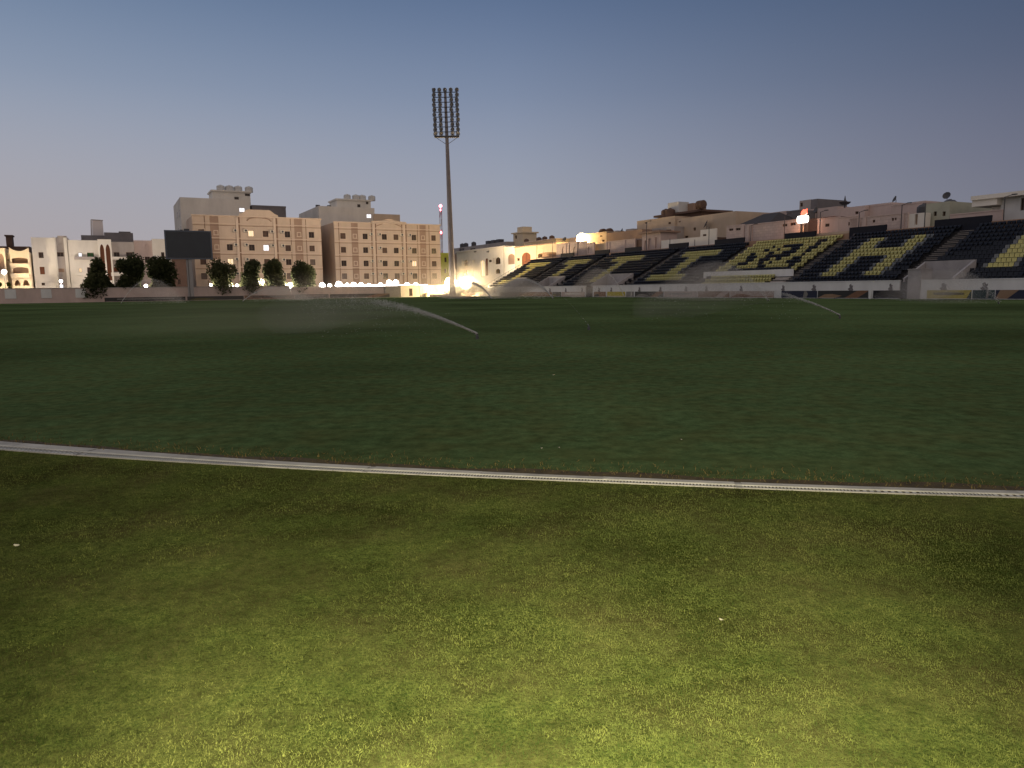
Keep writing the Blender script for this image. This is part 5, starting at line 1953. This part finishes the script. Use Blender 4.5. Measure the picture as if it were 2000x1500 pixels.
# dishes, antennas along the roofs
def dish(px, py, n, label, r=0.5, face=-1.2):
    pl = side_plane(n)
    u, z = pl.uz(px, py)
    rt = empty('satellite_dish', pl.pt(u, z), random.uniform(-0.6, 0.6) + face, label, 'dish')
    g = MB()
    prof = [(0.02, 0.0), (r * 0.5, 0.06), (r, 0.22), (r * 0.98, 0.25), (r * 0.48, 0.10), (0.02, 0.05)]
    g.lathe(prof, seg=14)
    R = Matrix.Rotation(math.radians(65), 4, 'X')
    g.v = [tuple(R @ Vector(v) + Vector((0, 0, 0.3))) for v in g.v]
    g.build('reflector', M['darksteel'], rt)
    g = MB()
    g.tube((0, 0.05, -1.2), (0, 0.05, 0.3), 0.05, seg=6)
    g.build('post', M['darksteel'], rt)


dish(*a4(1885, 500), 22, 'satellite dish over the yellow-lit villa roof')
dish(*a7(1115, 105), 22, 'satellite dish above the pale green house')
dish(*a7(525, 140), 28, 'satellite dish on the brownish flat house')
dish(*a6(1470, 280), 24, 'satellite dish right of the lit sign')
dish(*a5(905, 490), 24, 'satellite dish on the brown flat roof', 0.5)
dish(*a5(2000, 410), 23.6, 'satellite dish on the tan flank of the large house', 0.8)


# lit sign on a post
sg = side_plane(14.2)
u, zc_ = sg.uz(*a6(1300, 365))
ue, ze = sg.uz(*a6(1365, 320))
_, zt_ = sg.uz(*a6(1318, 240))
_, zb_ = sg.uz(*a6(1300, 408))
_, zm_ = sg.uz(*a6(1300, 322))
rt = empty('lit_sign', sg.pt(u), sg.rot(), 'glowing white sign with a red emblem on top', 'sign')
hwid = abs(ue - u)
g = MB()
ks = 1 if sg.a.cross(sg.b).z > 0 else -1
g.prism([(-hwid, zb_ + 0.3), (-hwid * 0.8, zb_), (hwid * 0.8, zb_), (hwid, zb_ + 0.3), (hwid, zm_ - 0.2), (hwid * 0.8, zm_), (hwid * 0.2, zm_), (0, zm_ - 0.35), (-hwid * 0.2, zm_), (-hwid * 0.8, zm_), (-hwid, zm_ - 0.2)], -0.15, 0.15)
g.build('light_box', M['sign_white'], rt)
g = MB()
hh = zt_ - zm_
g.prism([(-0.15, zm_ + 0.01), (0.35, zm_ + 0.01), (0.75, zm_ + hh * 0.35), (0.6, zm_ + hh * 0.7), (0.72, zm_ + hh), (0.35, zm_ + hh * 0.85), (0.1, zm_ + hh * 0.95), (-0.25, zm_ + hh * 0.6), (-0.3, zm_ + hh * 0.25)], -0.12, 0.12)
g.build('red_emblem', M['sign_red'], rt)
g = MB()
g.tube((0, 0.25 * ks, 0), (0, 0.25 * ks, zm_ - 0.3), 0.12, seg=8)
g.build('post', M['darksteel'], rt)
p = sg.pt(u, zb_ - 0.4) - sg.b * 0.5
point_light('sign_glow', p + Vector((0, 0, -0.4)), 220, (1.0, 0.42, 0.18), 0.4)


# ------------------------------------------------------------------ lamps
def lamp_post(px, py, pl, label, r=0.35, matl='bulb', group=None, watts=0, col=(1, 0.9, 0.75), name='lamp_post', cat='lamp', off=None):
    u, z = pl.uz(px, py)
    p = pl.pt(u)
    rt = empty(name, p, pl.rot(), label, cat, group)
    g = MB()
    g.tube((0, 0, 0), (0, 0, z - r * 0.9), 0.06, 0.045, seg=7)
    g.lathe([(0.14, 0), (0.14, 0.2), (0.07, 0.3)], seg=8)
    g.build('post', M['darksteel'], rt)
    g = MB()
    g.lathe([(r * math.sin(PI * (i + 0.3) / 8.6), -r * math.cos(PI * (i + 0.3) / 8.6)) for i in range(9)], seg=12)
    o = g.build('globe', M[matl], rt, smooth=True)
    o.location = (0, 0, z)
    if watts:
        point_light('lamp_light', pl.pt(u, z) - pl.b * (r + 0.25) if off is None else pl.pt(u, z) + off, watts, col, 0.25)
    return rt


LP = end_plane(2.2)
gl = 'row of white lamps along the far wall'
for i, (px, py, r, lab) in enumerate([
    (412, 556.5, 0.28, 'small white lamp under the small open olive tree'),
    (451, 558, 0.55, 'large white lamp between the olive tree and the upright tree'),
    (463, 558, 0.35, 'small white lamp touching the upright green tree'),
    (509, 551.5, 0.75, 'large high white lamp left of the narrow tall tree'),
    (507, 559, 0.5, 'lower white lamp of the stacked pair left of the narrow tree'),
    (538, 557.5, 0.2, 'tiny white lamp seen through the narrow tall tree'),
    (556, 558, 0.55, 'left white lamp of the close pair right of the narrow tree'),
    (567, 557.5, 0.6, 'right white lamp of the close pair right of the narrow tree'),
    (597, 558, 0.4, 'white lamp behind the rightmost tree'),
    (629.5, 558, 0.68, 'round white lamp in the gap between the two tan blocks'),
    (644, 558, 0.48, 'smaller white lamp right of the gap lamp'),
    (662, 556, 0.78, 'biggest round white lamp under the pointed-gable block'),
    (678, 557.5, 0.5, 'white lamp second from the left under the pointed-gable block'),
    (691, 557, 0.66, 'white lamp third from the left under the pointed-gable block'),
    (705, 557, 0.58, 'white lamp fourth from the left under the pointed-gable block'),
    (721, 557.5, 0.45, 'white lamp fifth from the left under the pointed-gable block'),
    (743, 557.5, 0.6, 'white lamp sixth from the left under the pointed-gable block'),
    (760, 552.5, 0.66, 'left raised white lamp above the grey container hut'),
    (773, 552.5, 0.7, 'right raised white lamp above the grey container hut'),
    (795, 557, 0.6, 'left white lamp above the white hut'),
    (812, 557, 0.6, 'right white lamp above the white hut')]):
    lamp_post(px, py, LP, lab, r, 'bulb', gl, watts=2300 if i in (1, 3, 7, 9, 11, 14, 17, 20) else 500, col=(1.0, 0.84, 0.70))
sl = end_plane(1.2)  # glowing tube added in place of the lit ledge on the wall
ua, za_ = sl.uz(655, 557.6)
ub, zb_ = sl.uz(834, 557.2)
rt = empty('ledge_glow', sl.pt((ua + ub) / 2), sl.rot(), 'long glowing tube added for the lit wall-top ledge under the pointed-gable block', 'light')
g = MB()
g.tube((ua - (ua + ub) / 2, 0, za_), (ub - (ua + ub) / 2, 0, zb_), 0.16, seg=8)
g.build('tube', M['bulb'], rt)
g = MB()
for i in range(9):
    x = (ua - ub) / 2 + (ub - ua) * (i + 0.5) / 9
    g.tube((x, 0.1, 0), (x, 0.1, (za_ + zb_) / 2 - 0.05), 0.05, seg=6)
g.build('support', M['darksteel'], rt)
FLP = end_plane(-2.2)
lamp_post(880, 552, FLP, 'dazzling warm floodlamp left of the mast pole', 1.35, 'bulb_warm', None, 19000, (1.0, 0.66, 0.28), 'floodlamp')  # globe enlarged so that its shape takes in the glare
lamp_post(910, 553, FLP, 'dazzling warm floodlamp right of the mast pole', 1.5, 'bulb_warm', None, 15000, (1.0, 0.78, 0.50), 'floodlamp')  # oversized globe, glare included in its shape
# lamps on the houses
lamp_post(285, 558.5, end_plane(5.0), 'small white lamp between the second and third left trees', 0.35, 'bulb', None, 2800, (1.0, 0.84, 0.70))
lamp_post(119, 549, end_plane(10.0), 'small white lamp added before the recessed stair bay', 0.3, 'bulb', None, 2600, (1.0, 0.84, 0.70))  # added lamp; throws the lit window's light onto the pale houses
lamp_post(8, 531, end_plane(10.5), 'white garden lamp glowing before the left villa', 0.45, 'bulb', None, 2600, (1.0, 0.80, 0.5))
hl = side_plane(19.4)
u, z = hl.uz(1137, 467)
rt = empty('wall_lamp', hl.pt(u, z), hl.rot(), 'dazzling yellow wall lamp on the lamp-lit house', 'lamp')
g = MB()
r_ = 1.3  # radius enlarged to stand in for the lamp's glare
g.lathe([(r_ * math.sin(PI * (i + 0.3) / 8.6), -r_ * math.cos(PI * (i + 0.3) / 8.6)) for i in range(9)], seg=12)
g.build('globe', M['bulb_warm'], rt, smooth=True)
g = MB()
g.box(-0.2, 0.2, *sorted((0.2 * -1 if hl.a.cross(hl.b).z < 0 else 0.9, 0.6 * -1 if hl.a.cross(hl.b).z < 0 else 0.95)), -0.2, 0.2)
g.build('bracket', M['darksteel'], rt)
point_light('wall_lamp_light', hl.pt(u, z) - hl.b * 3.2, 3800, (1.0, 0.66, 0.22), 0.3)


# thin lamp and flag poles along the boundary wall
def thin_pole(px, py, n, label, r=0.06, arm=True):
    pl = side_plane(n)
    u, z = pl.uz(px, py)
    rt = empty('light_pole', pl.pt(u), pl.rot(), label, 'pole', 'thin poles behind the grandstand')
    g = MB()
    g.tube((0, 0, 0), (0, 0, z), r * 1.3, r * 0.8, seg=7)
    g.build('post', M['darksteel'], rt)
    if arm:
        g = MB()
        g.tube((0, 0, z - 0.05), (0.9, 0, z + 0.15), 0.04, seg=5)
        g.box(0.75, 1.25, -0.12, 0.12, z + 0.08, z + 0.2)
        g.build('lamp_head', M['darksteel'], rt)


for px, py, lab, arm in [(1048.5, 476, 'thin pole crossing the bright front of the yellow-lit villa', False), (1079.5, 472, 'thin pole at the right end of the yellow-lit villa', False),
                         (1112, 478, 'thin pole between the arched niches', False), (1127.5, 470, 'thin pole just left of the bright wall lamp', False),
                         (1263, 434, 'tall thin lamp pole before the large tan house', True), (1308.5, 466, 'short thin pole before the low white wall', False),
                         (1357, 468, 'thin pole at the right of the low white wall', False), (1385, 444, 'thin pole beside the white square block', False),
                         (1467, 440, 'thin pole with lamp before the long pink wall', True), (1533, 420, 'tall thin pole before the two dark slots', True),
                         (1602.5, 414, 'tall thin pole right of the lit sign', True), (1678.5, 414, 'thin pole at the left end of the wall behind the H', True),
                         (1762, 400, 'tall thin pole left of the white gateway', True), (1808, 398, 'thin pole beside the pale green house', False), (1963, 384, 'thin pole before the white modern house', True)]:
    thin_pole(px, py, 14.4, lab, 0.07, arm)

def mist_mat(density, col=(0.95, 0.87, 0.76), aniso=0.3, soft=False, noise=0.0):  # warm default col paints in lamplight from behind the spray
    m = bpy.data.materials.new('mist')
    m.use_nodes = True
    nt = m.node_tree
    nt.nodes.remove(nt.nodes['Principled BSDF'])
    v = nt.nodes.new('ShaderNodeVolumePrincipled')
    v.inputs['Color'].default_value = col + (1,)
    v.inputs['Density'].default_value = density
    v.inputs['Anisotropy'].default_value = aniso
    if soft:                                               # thins out towards the edge of the cloud
        tc = nt.nodes.new('ShaderNodeTexCoord')
        ln = nt.nodes.new('ShaderNodeVectorMath')
        ln.operation = 'LENGTH'
        nt.links.new(tc.outputs['Object'], ln.inputs[0])
        mr = nt.nodes.new('ShaderNodeMapRange')
        mr.interpolation_type = 'SMOOTHSTEP'
        mr.inputs[1].default_value, mr.inputs[2].default_value = 0.05, 1.0
        mr.inputs[3].default_value, mr.inputs[4].default_value = density, 0.0
        nt.links.new(ln.outputs['Value'], mr.inputs[0])
        nt.links.new(mr.outputs[0], v.inputs['Density'])
    nt.links.new(v.outputs[0], nt.nodes['Material Output'].inputs['Volume'])
    return m


# ================================================================== sprinklers
def sprinkler(px, py, heading, L, hp, label, size, n_jet, n_mist, tmax=1.0, spread=0.02, base=None, grow=0.16, fall=1.0, t0=0.0, fade=1.2, veil=0.0):
    B = ground(px, py) if base is None else base
    rt = empty('sprinkler', (B.x, B.y, 0.004), 0, label, 'sprinkler', 'sprinklers watering the pitch')
    g = MB()
    g.lathe([(0.05, 0), (0.05, 0.10), (0.03, 0.12), (0.03, 0.16)], seg=8)
    h = Vector(heading).normalized()
    g.tube((0, 0, 0.14), tuple(h * 0.12 + Vector((0, 0, 0.18))), 0.018, seg=6)
    g.build('sprinkler_head', M['darksteel'], rt)
    h2 = np.array([h.x, h.y])
    side = np.array([-h.y, h.x])

    def path(t):
        return np.stack([h2[0] * L * t, h2[1] * L * t, 0.18 + 4 * hp * t * (1 - t)], 1)
    t = t0 + (tmax - t0) * rng.random(n_jet) ** fade
    # the stream breaks into pulses as it flies
    pulse = 0.5 + 0.5 * np.sin(t * L * 7.0 + 2.0 * np.sin(t * L * 2.3))
    t = np.where(rng.random(n_jet) < 0.35 + 0.65 * np.maximum(pulse, 1 - 3 * t), t, t * rng.random(n_jet))
    P = path(t)
    sg_ = spread + grow * t ** 1.6
    P[:, :2] += side * (rng.normal(0, 1, n_jet) * sg_)[:, None]
    P[:, 2] += rng.normal(0, 1, n_jet) * sg_ * 0.55 - np.abs(rng.normal(0, 1, n_jet)) * sg_ * 0.9
    # mist dropping out of the arc
    t2 = 0.1 + (tmax * 1.05 - 0.1) * rng.random(n_mist) ** 0.8
    Q = path(np.minimum(t2, 1.0))
    f = rng.random(n_mist) ** 1.3
    Q[:, 2] *= (1 - f * fall)
    Q[:, :2] += side * (np.clip(rng.normal(0, 1, n_mist), -1.6, 1.6) * (0.15 + 0.10 * L * t2))[:, None] + h2 * (np.clip(rng.normal(0, 1, n_mist), -1.5, 1.5) * 0.05 * L)[:, None]
    A = np.concatenate([P, Q])
    sc = np.concatenate([size * (0.55 + 0.9 * rng.random(n_jet)) * (1 - 0.55 * t / max(tmax, 0.01)), size * (0.5 + 0.7 * rng.random(n_mist))])
    A[:, 2] = np.maximum(A[:, 2], 0.02)
    m_ = len(A)
    # each droplet: a small tetrahedron drawn out along the fall
    tet = np.array([(0.9, 0, -0.5), (-0.45, 0.78, -0.5), (-0.45, -0.78, -0.5), (0, 0, 1.6)])
    V = np.concatenate([A + tet[k] * sc[:, None] for k in range(4)])
    i = np.arange(m_)
    F = np.concatenate([np.stack([i + a * m_, i + b * m_, i + c * m_], 1) for a, b, c in ((0, 2, 1), (0, 1, 3), (1, 2, 3), (2, 0, 3))])
    o = numpy_mesh('water_spray', V, F, [M['water']], rt, attr=np.tile(rng.random(m_), 4))
    o['kind'] = 'stuff'
    if veil:
        g = MB()
        ns, nr = 14, 12
        for a in range(ns):
            tt = 0.03 + (min(1.0, tmax * 1.15) - 0.03) * a / (ns - 1)
            zt_ = 0.18 + 4 * hp * tt * (1 - tt) + 0.05
            zb_ = zt_ * max(0.02, 1 - 1.7 * tt)
            wd = 0.03 + 0.22 * L * tt * (1.0 if a < ns - 1 else 0.3)
            cx = np.array([h2[0] * L * tt, h2[1] * L * tt])
            for b in range(nr):
                an = 2 * PI * b / nr
                xy = cx + side * (wd * math.cos(an))
                g.v.append((xy[0], xy[1], max(0.01, (zt_ + zb_) / 2 + (zt_ - zb_) / 2 * math.sin(an))))
        for a in range(ns - 1):
            for b in range(nr):
                c_ = (b + 1) % nr
                g.f.append((a * nr + b, a * nr + c_, (a + 1) * nr + c_, (a + 1) * nr + b))
                g.m.append(0)
        g.f.append(tuple(reversed(range(nr))))
        g.f.append(tuple((ns - 1) * nr + b for b in range(nr)))
        g.m += [0, 0]
        o = g.build('spray_veil', mist_mat(veil), rt)
        o['kind'] = 'stuff'
    return rt


def toward(a, px1, y1):
    b = at_depth(px1, 560, y1)
    d = b - a
    d.z = 0
    return d


def foot(px, py, y):
    p = at_depth(px, py, y)
    return Vector((p.x, p.y, 0))


for (px, py, y0, px1, y1, lf, hp, lab, size, nj, nm, tm, spr, gw, fd, vl) in [
    (932, 662.5, ground(932, 662.5).y, 560, 27.0, 1.5, 1.2, 'sprinkler throwing the long bright jet nearest the viewer', 0.0082, 17000, 300, 0.62, 0.014, 0.62, 1.7, 0.036),
    (1640, 622.5, ground(1640, 622.5).y, 1400, 36.0, 2.0, 1.45, 'sprinkler throwing a faint jet before the H', 0.011, 5200, 200, 0.75, 0.016, 0.5, 1.8, 0.03),
    (1080, 584, 112, 985, 122, 1.3, 3.0, 'sprinkler jetting left before the red-brown board', 0.028, 9000, 9000, 0.85, 0.04, 0.5, 1.3, 0.22),
    (960, 584, 116, 895, 128, 1.3, 2.6, 'sprinkler glowing in front of the floodlamps', 0.028, 8000, 9000, 0.85, 0.04, 0.5, 1.3, 0.2),
    (474, 586, 120, 560, 128, 1.5, 2.2, 'sprinkler arching right below the upright tree', 0.022, 3600, 5200, 0.95, 0.03, 0.5, 1.2, 0.12),
    (236, 588, 112, 345, 118, 1.1, 3.6, 'sprinkler with a faint arc below the left trees', 0.018, 2000, 4000, 0.95, 0.03, 0.5, 1.2, 0.07),
    (1220, 582, 112, 1140, 118, 1.3, 4.4, 'sprinkler spraying before the second T', 0.022, 1800, 3000, 0.9, 0.05, 0.6, 1.2, 0.1),
    (1500, 590, 76, 1330, 92, 1.2, 4.2, 'sprinkler spreading mist before the crest block', 0.022, 1400, 5200, 0.95, 0.1, 1.0, 1.2, 0.05),
    (1950, 595, 56, 1790, 70, 1.2, 2.6, 'sprinkler spreading mist before the near white pier', 0.016, 900, 3600, 0.95, 0.1, 0.9, 1.2, 0.05),
    (1150, 645, ground(1150, 645).y, 975, 60, 1.05, 2.0, 'sprinkler with a hair-thin jet in the middle of the pitch', 0.004, 420, 60, 0.95, 0.006, 0.06, 1.2, 0.0)]:
    B = foot(px, py, y0)
    h = toward(B, px1, y1)
    sprinkler(px, py, h, h.length * lf, hp, lab, size, nj, nm, tm, spr, base=B, grow=gw, fade=fd, veil=vl)


# ------------------------------------------------------------------ fine water mist hanging in the air, and mist added as lamp glow
def mist(label, c, radii, density, rz, soft=True, **kw):
    g = MB()
    n = 12
    g.lathe([(max(0.02, math.sin(PI * i / n)), -math.cos(PI * i / n)) for i in range(n + 1)], seg=24)
    o = g.build('mist', mist_mat(density, soft=soft, **kw))
    o.location = c
    o.scale = radii
    o.rotation_euler = (0, 0, rz)
    tag(o, label, 'mist', None, 'stuff')
    return o


EPR = math.atan2(NV.y, NV.x)
pA = at_depth(897, 560, 172)
mist('faint mist added round the two floodlamps for their glow', (pA.x, pA.y, 1.5), (16, 6.5, 8), 0.05, EPR)  # added volume that gives the floodlamps a halo of glare
pA = at_depth(690, 560, 160)
mist('faint mist added along the row of white lamps for their glow', (pA.x, pA.y, 1.2), (36, 4.5, 5.5), 0.016, EPR)  # added volume that spreads a glow round the lamp row
mist('brownish veil of spray left of the nearest sprinkler jet', (-9.5, 30, 0.2), (9.5, 9.0, 1.9), 0.015, 0.25, col=(0.95, 0.80, 0.60))  # brownish col paints the lamps' warm backlight into the spray
pA = at_depth(1390, 560, 84)
mist('pale spray mist drifting before the crest block', (pA.x, pA.y, 1.2), (7, 4, 3.6), 0.045, math.atan2(DV.y, DV.x))
pA = at_depth(1850, 560, 60)
mist('pale spray mist drifting before the near white pier', (pA.x, pA.y, 0.9), (4.5, 3, 2.2), 0.05, math.atan2(DV.y, DV.x))

# small litter on the grass
for i, (px, py, lab) in enumerate([(1409, 1219, 'curled pale leaf lying on the near grass'), (66 / 2, 820 + 252, 'white scrap on the dark grass at the far left'), (1057, 880, 'left pale scrap on the pitch beyond the drain'),
                                   (1092, 879, 'right pale scrap on the pitch beyond the drain'), (1330, 863, 'tiny pale scrap on the pitch to the right'), (1081, 735, 'pale scrap out on the middle of the pitch')]):
    p = ground(px, py)
    d = p.length
    g = MB()
    s_ = 0.006 + 0.0013 * d
    n_ = 7
    ring = [(s_ * 1.4 * math.cos(2 * PI * k / n_), s_ * 0.7 * math.sin(2 * PI * k / n_) * random.uniform(0.7, 1.2), s_ * 0.5 * abs(math.cos(2 * PI * k / n_))) for k in range(n_)]
    g.poly(ring)
    g.poly([(x, y, z - 0.003) for x, y, z in reversed(ring)])
    o = g.build('dry_leaf' if i == 0 else 'paper_scrap', mat('pale_scrap', (0.45, 0.42, 0.32), vary=0.1))
    o.location = (p.x, p.y, 0.022)
    o.rotation_euler = (0.2, 0.15, random.uniform(0, 3))
    tag(o, lab, 'litter')
